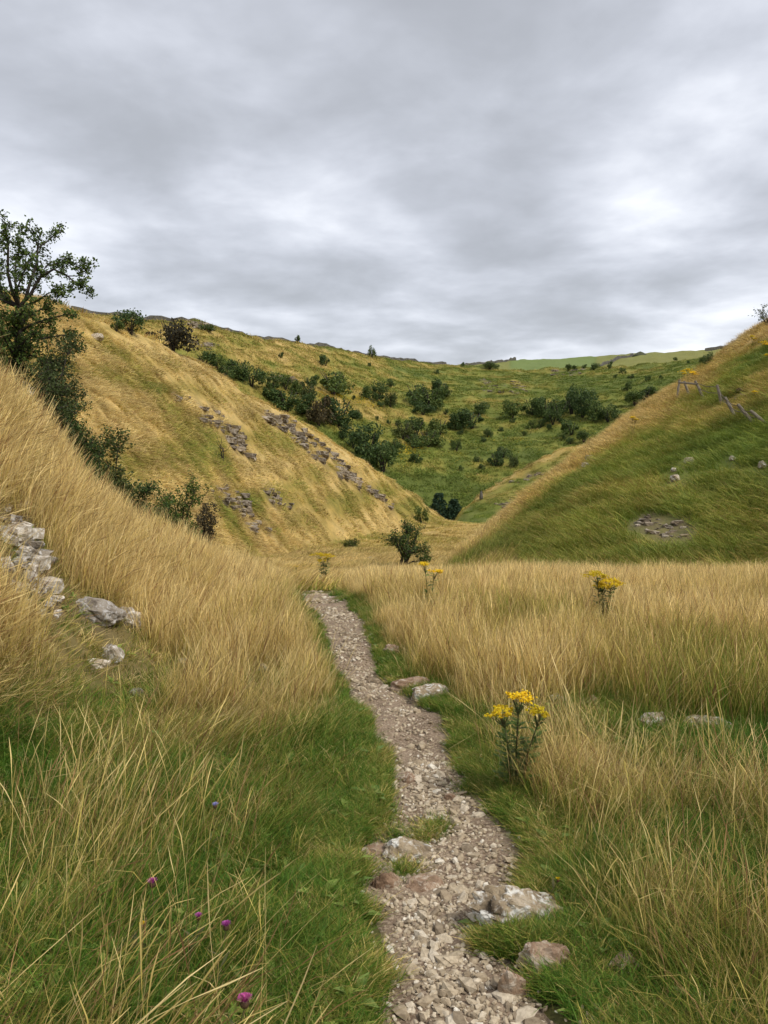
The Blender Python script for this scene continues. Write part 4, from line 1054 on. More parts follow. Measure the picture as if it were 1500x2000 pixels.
ragwort_px(800, 1165, 1128, [(0, 0, 12)], 'single low yellow ragwort head in straw between path and slim ragwort', 6, fl=0.012, per=20)
for k, (px, py, top, hw, lab) in enumerate([(1043, 950, 936, 12, 'ragwort on the right crest just above the far spur'), (1234, 850, 814, 10, 'tall thin ragwort midway up the right hill crest'), (1330, 745, 724, 14, 'ragwort beside the leaning posts, left of the cluster'),
        (1342, 742, 720, 16, 'ragwort beside the leaning posts, middle of the cluster'), (1352, 738, 726, 14, 'ragwort beside the leaning posts, right of the cluster'), (1374, 700, 686, 14, 'ragwort over the dark gorse bush on the right crest'),
        (1467, 672, 656, 12, 'ragwort high on the right crest, left one'), (1492, 686, 666, 18, 'ragwort at the right picture edge near the crest'), (1472, 772, 764, 12, 'low yellow ragwort by the dark stones on the right hill'), (1498, 705, 692, 10, 'ragwort at the right picture edge, below the crest one')]):
    ragwort_px(px, py + 6, top, [(-hw * ppm(hit(px, py, 15)) * 0, 0, hw), (6, 4, hw * 0.8)], lab, 20 + k, dmin=15, fl=0.045, per=26, leaves=14)
def knapweed(px, py, head, label, seed, mat='petal_purple', up=0.30, cat='knapweed', name='knapweed_flower'):
    """a thistle-like head on a stalk: scaly dark bulb and a brush of florets; the head stands at the pixel"""
    g = np.random.default_rng(seed); a, s = ray(px, py)
    d = np.geomspace(1.2, 30, 3000); gz = ground(d * math.sin(a), d * math.cos(a))
    i = int(np.argmax(EYE + s * d < gz + up)); p = Vector((d[i] * math.sin(a), d[i] * math.cos(a), EYE + s * d[i]))
    r = head * ppm(p) * 0.5
    gz0 = float(ground(np.array([p.x - 0.04]), np.array([p.y]))[0])
    f = Vector((p.x - 0.04, p.y, gz0)); t = p - f
    root = empty(name, f); tag(root, label, cat)
    V, Fc = [], []; tube(V, Fc, [(0, 0, -0.02), (t.x * 0.3, 0, t.z * 0.5), (t.x, t.y, t.z - r * 0.9)], [0.002, 0.0018, 0.0014], 5)
    for k in range(4):
        z = t.z * g.uniform(0.15, 0.7); an = g.uniform(0, 6.28); i0 = len(V); c = Vector((t.x * z / t.z, 0, z)); e = c + Vector((math.cos(an), math.sin(an), 0.8)) * 0.045; sd_ = Vector((-math.sin(an), math.cos(an), 0)) * 0.006
        V += [tuple(c), tuple(c.lerp(e, 0.5) + sd_), tuple(e), tuple(c.lerp(e, 0.5) - sd_)]; Fc.append((i0, i0 + 1, i0 + 2, i0 + 3))
    obj('stem', mesh_from('stem', V, Fc, M['stem']), root)
    V, Fc = [], []
    prof = [(-1.1, 0.15), (-0.85, 0.55), (-0.45, 0.72), (-0.05, 0.60), (0.15, 0.45)]
    for z, q in prof:
        for k in range(10): V.append((t.x + math.cos(k * 0.6283) * q * r, t.y + math.sin(k * 0.6283) * q * r, t.z + z * r))
    for j in range(4):
        for k in range(10): Fc.append((j * 10 + k, j * 10 + (k + 1) % 10, j * 10 + 10 + (k + 1) % 10, j * 10 + 10 + k))
    fb = obj('flower_bulb', mesh_from('flower_bulb', V, Fc, M['bract'], True), root)
    V, Fc = [], []
    for k in range(110):
        an = g.uniform(0, 6.283); o_ = math.sqrt(g.random()); c = Vector((t.x, t.y, t.z)) + Vector((math.cos(an), math.sin(an), 0)) * o_ * 0.4 * r
        e = c + Vector((math.cos(an) * o_ * 0.75, math.sin(an) * o_ * 0.75, 1.05 - 0.45 * o_)) * r * g.uniform(0.8, 1.15); sd_ = Vector((-math.sin(an), math.cos(an), 0)) * r * 0.07
        i0 = len(V); V += [tuple(c), tuple(e + sd_), tuple(e - sd_)]; Fc.append((i0, i0 + 1, i0 + 2))
    obj('petals', mesh_from('petals', V, Fc, M[mat]), fb)
    for f_ in (1.0, 0.95): CLEAR.append((p.x * f_, p.y * f_, 0.035))
knapweed(478, 1955, 27, 'bright magenta knapweed flower at the bottom left, the nearest bloom', 1, up=0.24)
knapweed(298, 1724, 18, 'purple knapweed flower in green grass, the farthest left of the blooms', 2, up=0.24)
knapweed(442, 1808, 18, 'purple knapweed flower lower right of a neighbouring bloom', 3, up=0.24)
knapweed(388, 1790, 14, 'small dull purple knapweed flower up left of its neighbour', 4, up=0.22)
knapweed(420, 1573, 12, 'pale blue harebell in the long grass left of the path', 5, 'petal_blue', 0.28, 'harebell', 'harebell_flower')
knapweed(278, 1806, 12, 'tiny yellow hawkbit flower low in the green grass', 6, 'petal_yellow', 0.16, 'hawkbit', 'hawkbit_flower')
knapweed(1090, 1718, 9, 'tiny yellow flower in grass right of the pale boulder', 7, 'petal_yellow', 0.10, 'hawkbit', 'hawkbit_flower')
# ------------------------------------------------------------------ derelict fence on the right hill
def post_mesh(L_, r, g):
    V, Fc = [], []
    n = 6
    tube(V, Fc, [(g.normal() * 0.006, g.normal() * 0.006, -0.25 + (L_ + 0.25) * k / n) for k in range(n + 1)], [r * (1.05 - 0.10 * k / n + 0.05 * g.normal()) for k in range(n + 1)], 7)
    return mesh_from('post', V, Fc, M['weathered_wood'])
POSTS = [((1323, 778), (1327, 742)), ((1346, 772), (1336, 745)), ((1374, 778), (1358, 744)), ((1409, 788), (1401, 752)), ((1436, 815), (1416, 776)), ((1470, 825), (1441, 790)), ((1501, 832), (1466, 802))]
g = np.random.default_rng(88)
fp = [hit(a[0], a[1], 15) for a, b in POSTS]
fence = empty('fence', fp[3]); tag(fence, 'derelict fence of leaning grey posts on the right hillside', 'fence')
tops = []
for (a, b), p in zip(POSTS, fp):
    dd = dist(p); q = Vector(rel(b[0], b[1], dd + 0.25, Vector((0, 0, 0)))); v = q - p; L_ = v.length
    o = obj('post', post_mesh(L_, 0.06, g), fence, p - fp[3]); o.rotation_euler = v.to_track_quat('Z', 'Y').to_euler(); tops.append(q)
V, Fc = [], []; tube(V, Fc, [rel(1326, 747, dist(fp[0]), fp[3]), rel(1362, 750, dist(fp[2]), fp[3])], [0.05, 0.045], 6); obj('rail', mesh_from('rail', V, Fc, M['weathered_wood']), fence)
for fr in (0.9, 0.55):
    V, Fc = [], []
    pts = []
    for k in range(2, len(fp)):
        pts.append(fp[k].lerp(tops[k], fr) - fp[3])
        if k < len(fp) - 1: pts.append((fp[k].lerp(tops[k], fr) + fp[k + 1].lerp(tops[k + 1], fr)) / 2 - fp[3] - Vector((0, 0, 0.08)))
    tube(V, Fc, pts, [0.013] * len(pts), 4); obj('wire', mesh_from('wire', V, Fc, M['rusty_wire']), fence)
for p in fp: CLEAR.append((p.x, p.y, 0.3))
# loose white stones on the right hillside
for k, (px, py, w, lab) in enumerate([(1150, 898, 11, 'small white stone on the right hillside, leftmost of the scatter'), (1143, 912, 11, 'white stone just below the leftmost white stone of the right hillside'), (1319, 940, 14, 'flat white stone low in the scatter on the right hillside'), (1346, 904, 13, 'white stone on the right hillside above the flat one'),
                                (1430, 899, 10, 'white stone right of centre on the right hillside'), (1489, 914, 15, 'white stone on the right hillside at the picture edge'), (1316, 922, 9, 'tiny white stone between flat and upper white stones on the right hillside')]):
    h_ = hit(px, py, 15); g = np.random.default_rng(300 + k); s = w * ppm(h_) * 1.3
    o = obj('stone', rock_mesh('stone', g, 3, (s * 1.2, s, s * 0.9), M['limestone'], 6), None, h_ + Vector((0, 0, s * 0.3)), (0, 0, g.uniform(0, 3))); tag(o, lab, 'stone')
    CLEAR.append((h_.x, h_.y, s * 0.9 + 0.25)); f_ = 1 - 0.45 / dist(h_); CLEAR.append((h_.x * f_, h_.y * f_, s * 0.5 + 0.3))
h_ = hit(190, 664, 25); g = np.random.default_rng(310); s = 22 * ppm(h_)
o = obj('boulder', rock_mesh('boulder', g, 3, (s * 1.5, s, s * 0.8), M['limestone'], 6), None, h_ + Vector((0, 0, s * 0.25))); tag(o, 'white boulder on the golden hillside right of the hawthorn', 'boulder'); CLEAR.append((h_.x, h_.y, s * 1.2))
# standing slab on the far spur
h_ = hit(940, 976, 110); g = np.random.default_rng(311); m = ppm(h_)
o = obj('standing_stone', rock_mesh('standing_stone', g, 3, (8 * m, 5 * m, 22 * m), M['wall_stone'], 8), None, h_ + Vector((0, 0, 7 * m))); tag(o, 'upright grey slab on the crest of the small far spur', 'stone')
# ------------------------------------------------------------------ dry-stone walls on the plateau
def wall(pix, dmin, h, label, dfix=None, step=2.5):
    g = np.random.default_rng(len(pix) * 13 + int(pix[0][0])); P = []
    pts = [(hit(px, py, dmin) if dfix is None else at(px, dfix[k])) for k, (px, py) in enumerate(pix)]
    for a, b in zip(pts[:-1], pts[1:]):
        n = max(2, int((b - a).length / step))
        for k in range(n): P.append(a.lerp(b, k / n))
    P.append(pts[-1])
    X = np.array([p.x for p in P]); Y = np.array([p.y for p in P]); Zg = ground(X, Y)
    V, Fc = [], []
    for k, p in enumerate(P):
        t = (P[min(k + 1, len(P) - 1)] - P[max(k - 1, 0)]); t.z = 0; t.normalize(); n = Vector((-t.y, t.x, 0)); hh = h * (1 + 0.18 * g.normal())
        for off, z in ((-0.4, -0.5), (-0.25, hh), (0.25, hh), (0.4, -0.5)): V.append((p.x + n.x * off, p.y + n.y * off, Zg[k] + z))
    for k in range(len(P) - 1):
        i = k * 4
        for j in range(3): Fc.append((i + j, i + j + 1, i + j + 5, i + j + 4))
    n4 = (len(P) - 1) * 4
    Fc += [(0, 1, 2, 3), (n4 + 3, n4 + 2, n4 + 1, n4)]
    o = obj('dry_stone_wall', mesh_from('dry_stone_wall', V, Fc, M['wall_stone'])); tag(o, label, 'wall', 'dry-stone walls of the far plateau'); return o
wall([(px, 0) for px in (150, 220, 300, 360, 420, 500, 600, 700, 800, 870)], 0, 1.5, 'dark dry-stone wall along the skyline of the far left ridge', dfix=[198, 204, 212, 218, 229, 250, 276, 306, 337, 352])
wall([(870, 0), (930, 0), (1000, 0), (1090, 0), (1180, 0)], 0, 1.6, 'dry-stone wall below the bright green field on the plateau', dfix=[420, 430, 432, 430, 425])
wall([(1130, 0), (1160, 0), (1200, 0), (1232, 0)], 0, 1.8, 'dry-stone wall climbing right from the bright green field', dfix=[440, 500, 560, 590])
wall([(900, 0), (960, 0), (1005, 0)], 0, 1.7, 'dark wall on the skyline left of the bright green field', dfix=[545, 600, 628])
wall([(1370, 0), (1400, 0), (1440, 0)], 0, 2.0, 'short dark wall on the right skyline just beyond the right hill', dfix=[545, 548, 540])
# the tumulus on the right skyline
f = at(1245, 585); m = ppm(f); V, Fc = [], []
for j in range(7):
    t = j / 6; r = 15 * m * (1 - t) ** 0.8 + 0.05
    for k in range(18): V.append((math.cos(k * 0.349) * r * (1 + 0.06 * math.sin(k * 2.1)), math.sin(k * 0.349) * r, 9 * m * t ** 0.9 - 0.6))
for j in range(6):
    for k in range(18): Fc.append((j * 18 + k, j * 18 + (k + 1) % 18, j * 18 + 18 + (k + 1) % 18, j * 18 + 18 + k))
o = obj('mound', mesh_from('mound', V, Fc, M['mound'], True), None, f); tag(o, 'small dark conical mound on the right skyline of the plateau', kind='structure')
# sheep on the plateau, a few pixels each
def sheep_mesh():
    bm = bmesh.new(); bmesh.ops.create_icosphere(bm, subdivisions=2, radius=0.5)
    for v in bm.verts: v.co = Vector((v.co.x * 1.15, v.co.y * 0.62, v.co.z * 0.66 + 0.62)) + Vector(np.random.default_rng(int(abs(v.co.x) * 999)).normal(size=3) * 0.012)
    me = bpy.data.meshes.new('fleece'); bm.to_mesh(me); bm.free(); me.materials.append(M['fleece'])
    V, Fc = [], []; tube(V, Fc, [(0.5, 0, 0.72), (0.68, 0, 0.60), (0.82, 0, 0.42)], [0.13, 0.12, 0.07], 6)
    hd = mesh_from('head', V, Fc, M['dark_hide'])
    V, Fc = [], []; tube(V, Fc, [(0, 0, 0.5), (0, 0, 0)], [0.055, 0.04], 5)
    return me, hd, mesh_from('leg', V, Fc, M['dark_hide'])
SM = sheep_mesh()
for k, (px, d) in enumerate([(1290, 440), (1308, 420), (1322, 428), (1345, 405), (1356, 432)]):
    f = at(px, d); root = empty('sheep', f, k * 1.3); tag(root, 'tiny white sheep on the far right plateau pasture, %s from the left' % ORD[k], 'sheep', 'sheep on the plateau')
    obj('fleece', SM[0], root); obj('head', SM[1], root)
    for lx, ly in ((0.3, 0.15), (0.3, -0.15), (-0.3, 0.15), (-0.3, -0.15)): obj('leg', SM[2], root, (lx, ly, 0))
# ragwort in bloom on the far slope: yellow drifts nobody could count
def drift(pix, n, sx, sy, label, seed):
    g = np.random.default_rng(seed); V, Fc = [], []
    for px, py in pix:
        c = hit(px, py, 130); m = ppm(c)
        x = c.x + g.normal(size=n) * sx * m; y = c.y + g.normal(size=n) * sy; z = ground(x, y)
        for a, b, q in zip(x, y, z):
            for _ in range(3): leaf_at(V, Fc, Vector((a + g.normal() * 0.15, b + g.normal() * 0.15, q + g.uniform(0.4, 0.75))), 0.20 * g.uniform(0.6, 1.2), g)
    o = obj('ragwort_drift', mesh_from('ragwort_drift', V, Fc, M['petal_yellow'])); tag(o, label, 'flowers', kind='stuff')
drift([(640, 776), (660, 774), (690, 778), (715, 785)], 130, 14, 3.5, 'drift of yellow ragwort flowers below the largest dark bush on the far slope', 1)
drift([(800, 880), (815, 872), (790, 890)], 70, 10, 4, 'drift of yellow ragwort flowers under the lower clump of bushes', 2)
drift([(1020, 810), (960, 880), (880, 880), (1010, 865), (740, 740), (640, 730), (1150, 850)], 22, 22, 8, 'thin scatter of yellow ragwort flowers over the far slope', 3)
# ------------------------------------------------------------------ grass
def tuft(name, g, n, h0, h1, width, spread, lean, droop, seg, mat, seed_head=0.0, jitter=0.5):
    """a clump of single blades or stalks, each a tapering curved ribbon; t = 0 at the root, 1 at the tip"""
    V, Fc, Tt = [], [], []
    for b in range(n):
        r = spread * math.sqrt(g.random()); a = g.uniform(0, 6.283)
        root = np.array((r * math.cos(a), r * math.sin(a), -0.02))
        h = g.uniform(h0, h1); ld = g.normal() * jitter
        l = lean * g.uniform(0.4, 1.5) + g.normal() * 0.10
        dx, dy = math.cos(ld), math.sin(ld)
        fa = g.uniform(0, 3.14); side = np.array((math.cos(fa), math.sin(fa), 0))
        w0 = width * g.uniform(0.7, 1.25); base = len(V)
        head = g.random() < seed_head; fat = g.uniform(1.2, 2.3); hs = g.uniform(0.62, 0.82)
        snap = g.uniform(0.45, 0.8) if g.random() < 0.10 and seg >= 4 else 9.0; sa = g.uniform(0, 6.283)
        rows = seg + 1
        for k in range(rows):
            t = k / seg
            out = l * t + droop * t ** 3 * g.uniform(0.6, 1.0)
            c = root + np.array((dx * out * h, dy * out * h, h * t * (1 - 0.18 * min(abs(l) + droop * t, 1.5) * t)))
            if t > snap: c = c + np.array((math.cos(sa), math.sin(sa), -1.1)) * (t - snap) * h      # a stem bent over
            if head:
                w = w0 * (0.75 if t < hs else (fat if t < 0.93 else 0.5))
            else:
                w = w0 * (1 - t ** 1.6 * 0.92)
            V.append(c - side * w / 2); V.append(c + side * w / 2); Tt += [t, t]
            if k:
                q = base + 2 * k
                Fc.append((q - 2, q - 1, q + 1, q))
    me = mesh_from(name, np.array(V), Fc, mat)
    at_ = me.attributes.new('t', 'FLOAT', 'POINT'); at_.data.foreach_set('value', np.array(Tt))
    return bpy.data.objects.new(name, me)
def scatter_group(name, variants):
    col = bpy.data.collections.new(name)
    for o in variants: col.objects.link(o)
    ng = bpy.data.node_groups.new(name, 'GeometryNodeTree')
    ng.interface.new_socket('Geometry', in_out='INPUT', socket_type='NodeSocketGeometry')
    ng.interface.new_socket('Geometry', in_out='OUTPUT', socket_type='NodeSocketGeometry')
    N, L = ng.nodes.new, ng.links.new
    gi, go = N('NodeGroupInput'), N('NodeGroupOutput')
    ci = N('GeometryNodeCollectionInfo'); ci.inputs['Collection'].default_value = col
    ci.inputs['Separate Children'].default_value = True; ci.inputs['Reset Children'].default_value = True
    ip = N('GeometryNodeInstanceOnPoints'); ip.inputs['Pick Instance'].default_value = True
    def attr(nm, typ):
        n = N('GeometryNodeInputNamedAttribute'); n.data_type = typ; n.inputs['Name'].default_value = nm
        return n.outputs['Attribute']
    e2r = N('FunctionNodeEulerToRotation')
    L(attr('rot', 'FLOAT_VECTOR'), e2r.inputs[0])
    L(gi.outputs[0], ip.inputs['Points']); L(ci.outputs[0], ip.inputs['Instance'])
    L(attr('var', 'INT'), ip.inputs['Instance Index']); L(e2r.outputs[0], ip.inputs['Rotation']); L(attr('scl', 'FLOAT_VECTOR'), ip.inputs['Scale'])
    L(ip.outputs[0], go.inputs[0])
    return ng
def scatter(name, label, cat, group, nvar, P, rz, scl, dry, tint, g, tilt=0.08, follow=0.75, push=0.0):
    n = len(P)
    me = bpy.data.meshes.new(name); me.vertices.add(n); me.vertices.foreach_set('co', P.astype(np.float32).ravel())
    def put(nm, typ, key, v):
        a = me.attributes.new(nm, typ, 'POINT'); a.data.foreach_set(key, np.ascontiguousarray(v).ravel())
    # stand each clump on the slope: its up axis turned most of the way to the ground's normal
    e = 0.25; X, Y = P[:, 0], P[:, 1]
    gx = (ground(X + e, Y) - ground(X - e, Y)) / (2 * e); gy = (ground(X, Y + e) - ground(X, Y - e)) / (2 * e)
    k = np.stack([-gx * follow + push + g.normal(size=n) * tilt, -gy * follow + g.normal(size=n) * tilt, np.ones(n)], 1); k /= np.linalg.norm(k, axis=1)[:, None]
    h = np.stack([np.cos(rz), np.sin(rz), np.zeros(n)], 1); h -= (h * k).sum(1)[:, None] * k; h /= np.linalg.norm(h, axis=1)[:, None]
    w = np.cross(k, h)
    rot = np.stack([np.arctan2(w[:, 2], k[:, 2]), -np.arcsin(np.clip(h[:, 2], -1, 1)), np.arctan2(h[:, 1], h[:, 0])], 1)
    put('rot', 'FLOAT_VECTOR', 'vector', rot.astype(np.float32)); put('scl', 'FLOAT_VECTOR', 'vector', scl.astype(np.float32))
    put('var', 'INT', 'value', g.integers(0, nvar, n).astype(np.int32))
    put('dry', 'FLOAT', 'value', dry.astype(np.float32)); put('tint', 'FLOAT', 'value', tint.astype(np.float32))
    o = obj(name, me); md = o.modifiers.new('scatter', 'NODES'); md.node_group = group
    tag(o, label, cat, kind='stuff'); return o
def sample(g, n, d0, d1, power, az0=-34, az1=34):
    """random spots ahead: more per square metre close by"""
    u = g.random(n); e = 2 - power
    d = (d0 ** e + u * (d1 ** e - d0 ** e)) ** (1 / e) if abs(e) > 1e-6 else d0 * (d1 / d0) ** u
    a = np.radians(g.uniform(az0, az1, n))
    return d * np.sin(a), d * np.cos(a), d
def lean_dir(x, y, g):
    # the stalks lie over to the right on the left of the path, more upright and a little leftwards on the right
    s = sstep(-0.6, 1.6, x - np.interp(y, PC[:, 1], PC[:, 0]))
    return -0.15 + g.normal(size=len(x)) * (0.6 + 2.2 * s)
def wind(x, y):
    return 0.20 - 0.24 * sstep(-0.6, 1.6, x - np.interp(y, PC[:, 1], PC[:, 0]))

def build_grass():
    g = np.random.default_rng(99)
    Mg, Mf = M['grass'], M['grass_far']
    green = scatter_group('short_grass', [tuft('short_%02d' % k, g, 44, 0.04, 0.14, 0.0042, 0.085, 0.35, 0.5, 3, Mg, jitter=2.0) for k in range(8)])
    stalk = scatter_group('stalks', [tuft('stalk_%02d' % k, g, 66, 0.22, 0.60, 0.0019, 0.26, 0.24, 0.08, 6, Mg, 0.75, jitter=1.3) for k in range(10)])
    blade = scatter_group('blades', [tuft('blade_%02d' % k, g, 130, 0.10, 0.30, 0.0040, 0.21, 0.35, 0.45, 3, Mg, jitter=1.0) for k in range(8)])
    mid = scatter_group('mid', [tuft('mid_%02d' % k, g, 110, 0.22, 0.56, 0.0050, 0.26, 0.16, 0.14, 3, Mg, 0.6, jitter=1.3) for k in range(10)])
    slope = scatter_group('slope', [tuft('slope_%02d' % k, g, 110, 0.16, 0.46, 0.015, 0.48, 0.5, 0.5, 3, Mf, jitter=0.8) for k in range(10)])
    hill = scatter_group('hill', [tuft('hill_%02d' % k, g, 110, 0.14, 0.42, 0.045, 0.95, 0.6, 0.6, 2, Mf, jitter=0.8) for k in range(10)])
    farg = scatter_group('farg', [tuft('far_%02d' % k, g, 50, 0.25, 0.6, 0.15, 1.6, 0.6, 0.6, 2, Mf, jitter=1.5) for k in range(8)])
    def prep(x, y, edge, allow, tall=False):
        z, i, s = ground(x, y, True)
        keep = np.isin(i, allow) & ~cleared(x, y, tall)
        pd = path_dist(x, y)
        keep &= pd > edge
        return z, i, s, pd, keep
    ones = lambda k: np.stack([k, k, k], 1)
    XYZ = lambda x, y, z, k: np.stack([x, y, z], 1)[k]
    # 1 short green grass close by
    x, y, d = sample(g, 32000, 0.9, 13, 0.5, -57, 57)
    z, i, s, pd, keep = prep(x, y, -0.01, (0, 1)); dv = dryness(x, y, i, s, z)
    keep &= g.random(len(x)) < np.clip(1.25 - dv, 0.25, 1)
    keep &= (pd > 0.05) | (g.random(len(x)) < 0.4)
    k = keep; n = k.sum(); sz = g.uniform(0.7, 1.3, n) * (0.45 + 0.55 * sstep(0, 0.25, pd[k])) * np.clip(0.85 + 0.05 * d[k], 0.9, 1.4)
    scatter('short_grass', 'short fresh green grass under the straw stalks of the near meadow', 'grass', green, 8, XYZ(x, y, z, k), g.uniform(0, 6.28, n), ones(sz),
            np.clip(dv[k] * 0.55 + 0.02 + 0.10 * g.normal(size=n) + 0.5 * (g.random(n) < 0.12), 0, 1), g.uniform(0.7, 1.3, n), g, follow=1.0)
    # 1b turf along the edges of the path and on islands in it
    edge = scatter_group('turf', [tuft('turf_%02d' % k, g, 34, 0.025, 0.085, 0.0034, 0.045, 0.45, 0.5, 3, Mg, jitter=2.0) for k in range(8)])
    n = 15000; q = g.integers(20, len(PC) - 30, n); T = np.gradient(PC, axis=0); T /= np.linalg.norm(T, axis=1)[:, None]
    off = PH[q] + g.exponential(0.12, n) - 0.01; sd_ = np.where(g.random(n) < 0.5, -1, 1)
    x = PC[q, 0] + T[q, 1] * off * sd_ + g.normal(size=n) * 0.02; y = PC[q, 1] - T[q, 0] * off * sd_ + g.normal(size=n) * 0.02
    for ix_, iy_, ir_ in ISLES:
        x = np.append(x, ix_ + g.normal(size=45) * ir_ * 0.6); y = np.append(y, iy_ + g.normal(size=45) * ir_ * 0.6)
    z, i, s = ground(x, y, True); pd = path_dist(x, y); dv = dryness(x, y, i, s, z); lump = fbm(x * 5, y * 5, 181, 3)
    k = ~cleared(x, y) & (y > 0.6) & ((pd + 0.10 * lump > 0.015) | (np.arange(len(x)) >= 15000)); n = k.sum()
    scatter('turf', 'short green turf along both edges of the gravel path', 'grass', edge, 8, XYZ(x, y, z, k), g.uniform(0, 6.28, n), ones(g.uniform(0.6, 1.4, n)),
            np.clip(0.16 + 0.35 * lump[k] + 0.14 * g.normal(size=n) + 0.25 * (g.random(n) < 0.2), 0, 1), g.uniform(0.75, 1.3, n), g, follow=1.0)
    # 1c broad-leaved weeds in the turf
    W_ = []
    for k in range(5):
        V, Fc = [], []
        for b in range(int(g.integers(6, 12))):
            a = g.uniform(0, 6.283); L_ = g.uniform(0.03, 0.085); o_ = np.array((math.cos(a), math.sin(a), 0)); sd = np.array((-math.sin(a), math.cos(a), 0)) * L_ * g.uniform(0.14, 0.24); up_ = g.uniform(0.3, 0.9); i0 = len(V)
            V += [tuple(o_ * 0.004), tuple(o_ * L_ * 0.5 + sd + np.array((0, 0, L_ * up_ * 0.55))), tuple(o_ * L_ * 0.5 + np.array((0, 0, L_ * up_ * 0.47))), tuple(o_ * L_ * 0.5 - sd + np.array((0, 0, L_ * up_ * 0.55))), tuple(o_ * L_ + np.array((0, 0, L_ * up_ * 0.6)))]
            Fc += [(i0, i0 + 2, i0 + 1), (i0, i0 + 3, i0 + 2), (i0 + 1, i0 + 2, i0 + 4), (i0 + 2, i0 + 3, i0 + 4)]
        W_.append(bpy.data.objects.new('weed_%02d' % k, mesh_from('weed', np.array(V), Fc, M['leaf_weed'])))
    weeds = scatter_group('weeds', W_)
    x, y, d = sample(g, 4300, 1.2, 9, 0.7, -57, 57)
    z, i, s, pd, keep = prep(x, y, 0.02, (0, 1)); dv = dryness(x, y, i, s, z); keep &= g.random(len(x)) < np.clip(0.9 - dv, 0.05, 1)
    p_ = hit(935, 1812, 1.2, 10); x = np.append(x, p_.x); y = np.append(y, p_.y); z = np.append(z, p_.z); keep = np.append(keep, True)
    k = keep; n = k.sum()
    scatter('meadow_weeds', 'low broad-leaved weeds among the short turf of the near meadow', 'weeds', weeds, 5, XYZ(x, y, z, k) + np.array((0, 0, 0.01)), g.uniform(0, 6.28, n), ones(g.uniform(0.6, 1.3, n)), np.zeros(n), np.ones(n), g, follow=1.0)
    # 2 longer blades
    x, y, d = sample(g, 5400, 0.9, 14, 1.1, -57, 57)
    z, i, s, pd, keep = prep(x, y, 0.14, (0, 1), True); dv = dryness(x, y, i, s, z)
    keep &= g.random(len(x)) < (0.35 + 0.65 * dv) * np.where((x < 0) & (d < 4.6), 0.5, 1.0)
    k = keep; n = k.sum(); sz = g.uniform(0.6, 1.2, n) * (0.45 + 0.55 * sstep(0.1, 0.45, pd[k]))
    scatter('long_grass', 'mixed green and yellowing grass blades of the near meadow', 'grass', blade, 8, XYZ(x, y, z, k), lean_dir(x[k], y[k], g), ones(sz),
            np.clip(dv[k] * 0.85 + 0.03 + 0.12 * g.normal(size=n), 0, 1), g.uniform(0.8, 1.15, n), g, push=wind(x[k], y[k]))
    # 3 straw stalks with seed heads
    x, y, d = sample(g, 5000, 0.9, 9, 0.6, -57, 57)
    z, i, s, pd, keep = prep(x, y, 0.16, (0, 1), True); dv = dryness(x, y, i, s, z)
    clump = fbm(x * 1.4, y * 1.4, 171, 3)
    keep &= g.random(len(x)) < np.clip(0.05 + (0.75 * dv + 0.5 * clump) * sstep(0.08, 0.5, pd), 0.04, 1) * np.where((x < 0) & (d < 5), 0.26, 0.8)
    k = keep; n = k.sum(); sz = g.uniform(0.7, 1.2, n) * (0.5 + 0.5 * sstep(0.1, 0.45, pd[k]))
    scatter('straw_stalks', 'dry straw-coloured grass stalks with seed heads in the near meadow', 'grass', stalk, 10, XYZ(x, y, z, k), lean_dir(x[k], y[k], g), ones(sz),
            np.clip(0.62 + 0.3 * dv[k] + 0.10 * g.normal(size=n), 0, 1), g.uniform(0.88, 1.22, n), g, push=wind(x[k], y[k]) * 1.2, tilt=0.2)
    # 4 the bank and the farther meadow
    x, y, d = sample(g, 15900, 5.5, 17, 0.9, -57, 57)
    z, i, s, pd, keep = prep(x, y, 0.2, (0, 1), True); dv = dryness(x, y, i, s, z)
    keep &= g.random(len(x)) < np.clip(0.12 + 0.85 * dv, 0, 1)
    k = keep; n = k.sum(); sz = g.uniform(0.65, 1.1, n) * (0.45 + 0.55 * sstep(0.1, 0.7, pd[k]))
    scatter('meadow_grass', 'tall pale straw grass covering the left bank and the meadow edge', 'grass', mid, 10, XYZ(x, y, z, k), lean_dir(x[k], y[k], g) + g.normal(size=n) * 0.6, ones(sz),
            np.clip(0.25 + 0.75 * dv[k] + 0.08 * g.normal(size=n), 0, 1), g.uniform(0.98, 1.32, n), g, follow=0.12)
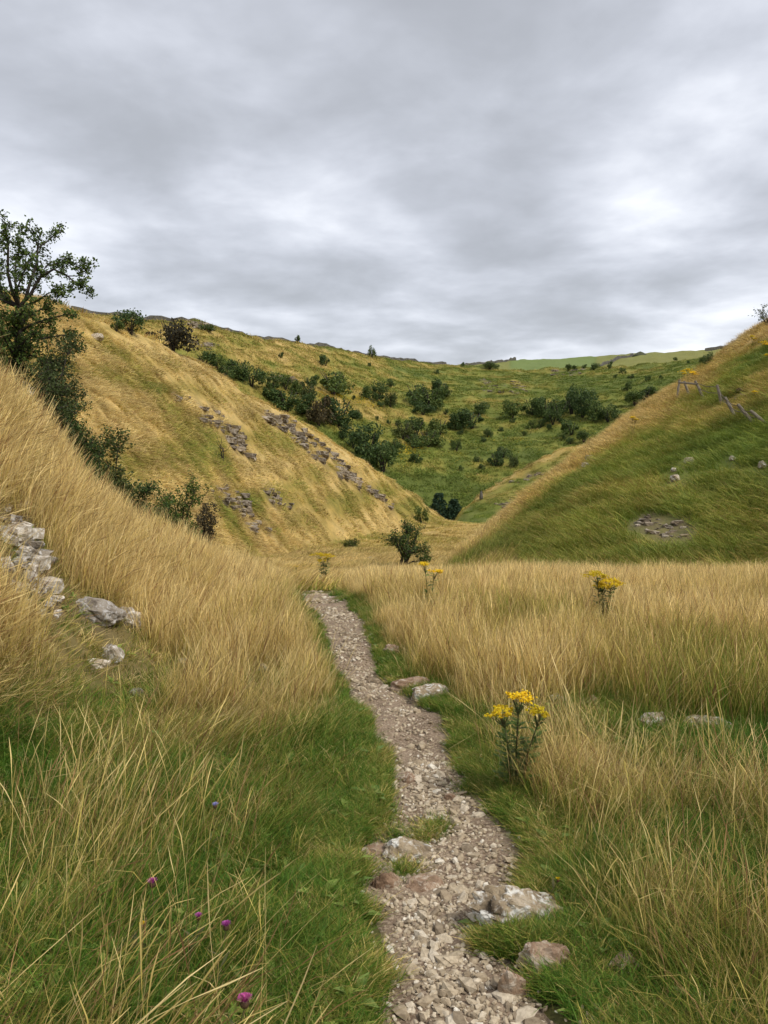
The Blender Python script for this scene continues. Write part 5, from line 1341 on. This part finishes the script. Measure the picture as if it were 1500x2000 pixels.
    # 5 right hillside and the valley floor
    x, y, d = sample(g, 18500, 14, 62, 1.0, -42, 42)
    z, i, s, pd, keep = prep(x, y, 0.1, (0, 1, 2, 3)); dv = dryness(x, y, i, s, z)
    k = keep; n = k.sum(); sz = g.uniform(0.55, 1.25, n)
    n1 = fbm(x[k] * 0.5, y[k] * 0.5, 131, 3)
    scatter('slope_grass', 'rough green and straw grass on the right hillside and valley floor', 'grass', slope, 10, XYZ(x, y, z, k), np.where(x[k] > 4, math.pi + 0.6, 0.2) + g.normal(size=n) * 0.6, ones(sz),
            np.clip(dv[k] + 0.09 * g.normal(size=n), 0, 1), np.clip(g.uniform(0.88, 1.25, n) + 0.4 * n1, 0.5, 1.45), g, follow=0.9)
    # 6 left hillside
    x, y, d = sample(g, 13000, 26, 165, 1.05)
    z, i, s, pd, keep = prep(x, y, 0.1, (0, 2, 4)); dv = dryness(x, y, i, s, z)
    keep &= d > 40 - 14 * (i == 2)
    k = keep; n = k.sum(); sz = g.uniform(0.6, 1.25, n)
    n1 = fbm(z[k] * 0.8, (x[k] + 0.5 * y[k]) * 0.08, 141, 3)
    scatter('hillside_grass', 'golden dry grass covering the left hillside and the small far spur', 'grass', hill, 10, XYZ(x, y, z, k), 0.2 + g.normal(size=n) * 0.6, ones(sz),
            np.clip(dv[k] + 0.09 * g.normal(size=n), 0, 1), np.clip(g.uniform(0.8, 1.08, n) + 0.5 * n1, 0.45, 1.3), g, follow=0.9)
    # 7 far hillside
    x, y, d = sample(g, 26000, 140, 360, 1.0)
    z, i, s, pd, keep = prep(x, y, 0.1, (5,)); dv = dryness(x, y, i, s, z)
    k = keep; n = k.sum(); sz = g.uniform(0.6, 1.2, n)
    scatter('far_slope_grass', 'olive green and tan rough pasture on the far hillside', 'grass', farg, 8, XYZ(x, y, z, k), g.uniform(0, 6.28, n), ones(sz),
            np.clip(dv[k] * 0.92 + 0.07 * g.normal(size=n), 0, 1), g.uniform(0.7, 1.05, n), g, follow=0.9)
build_grass()
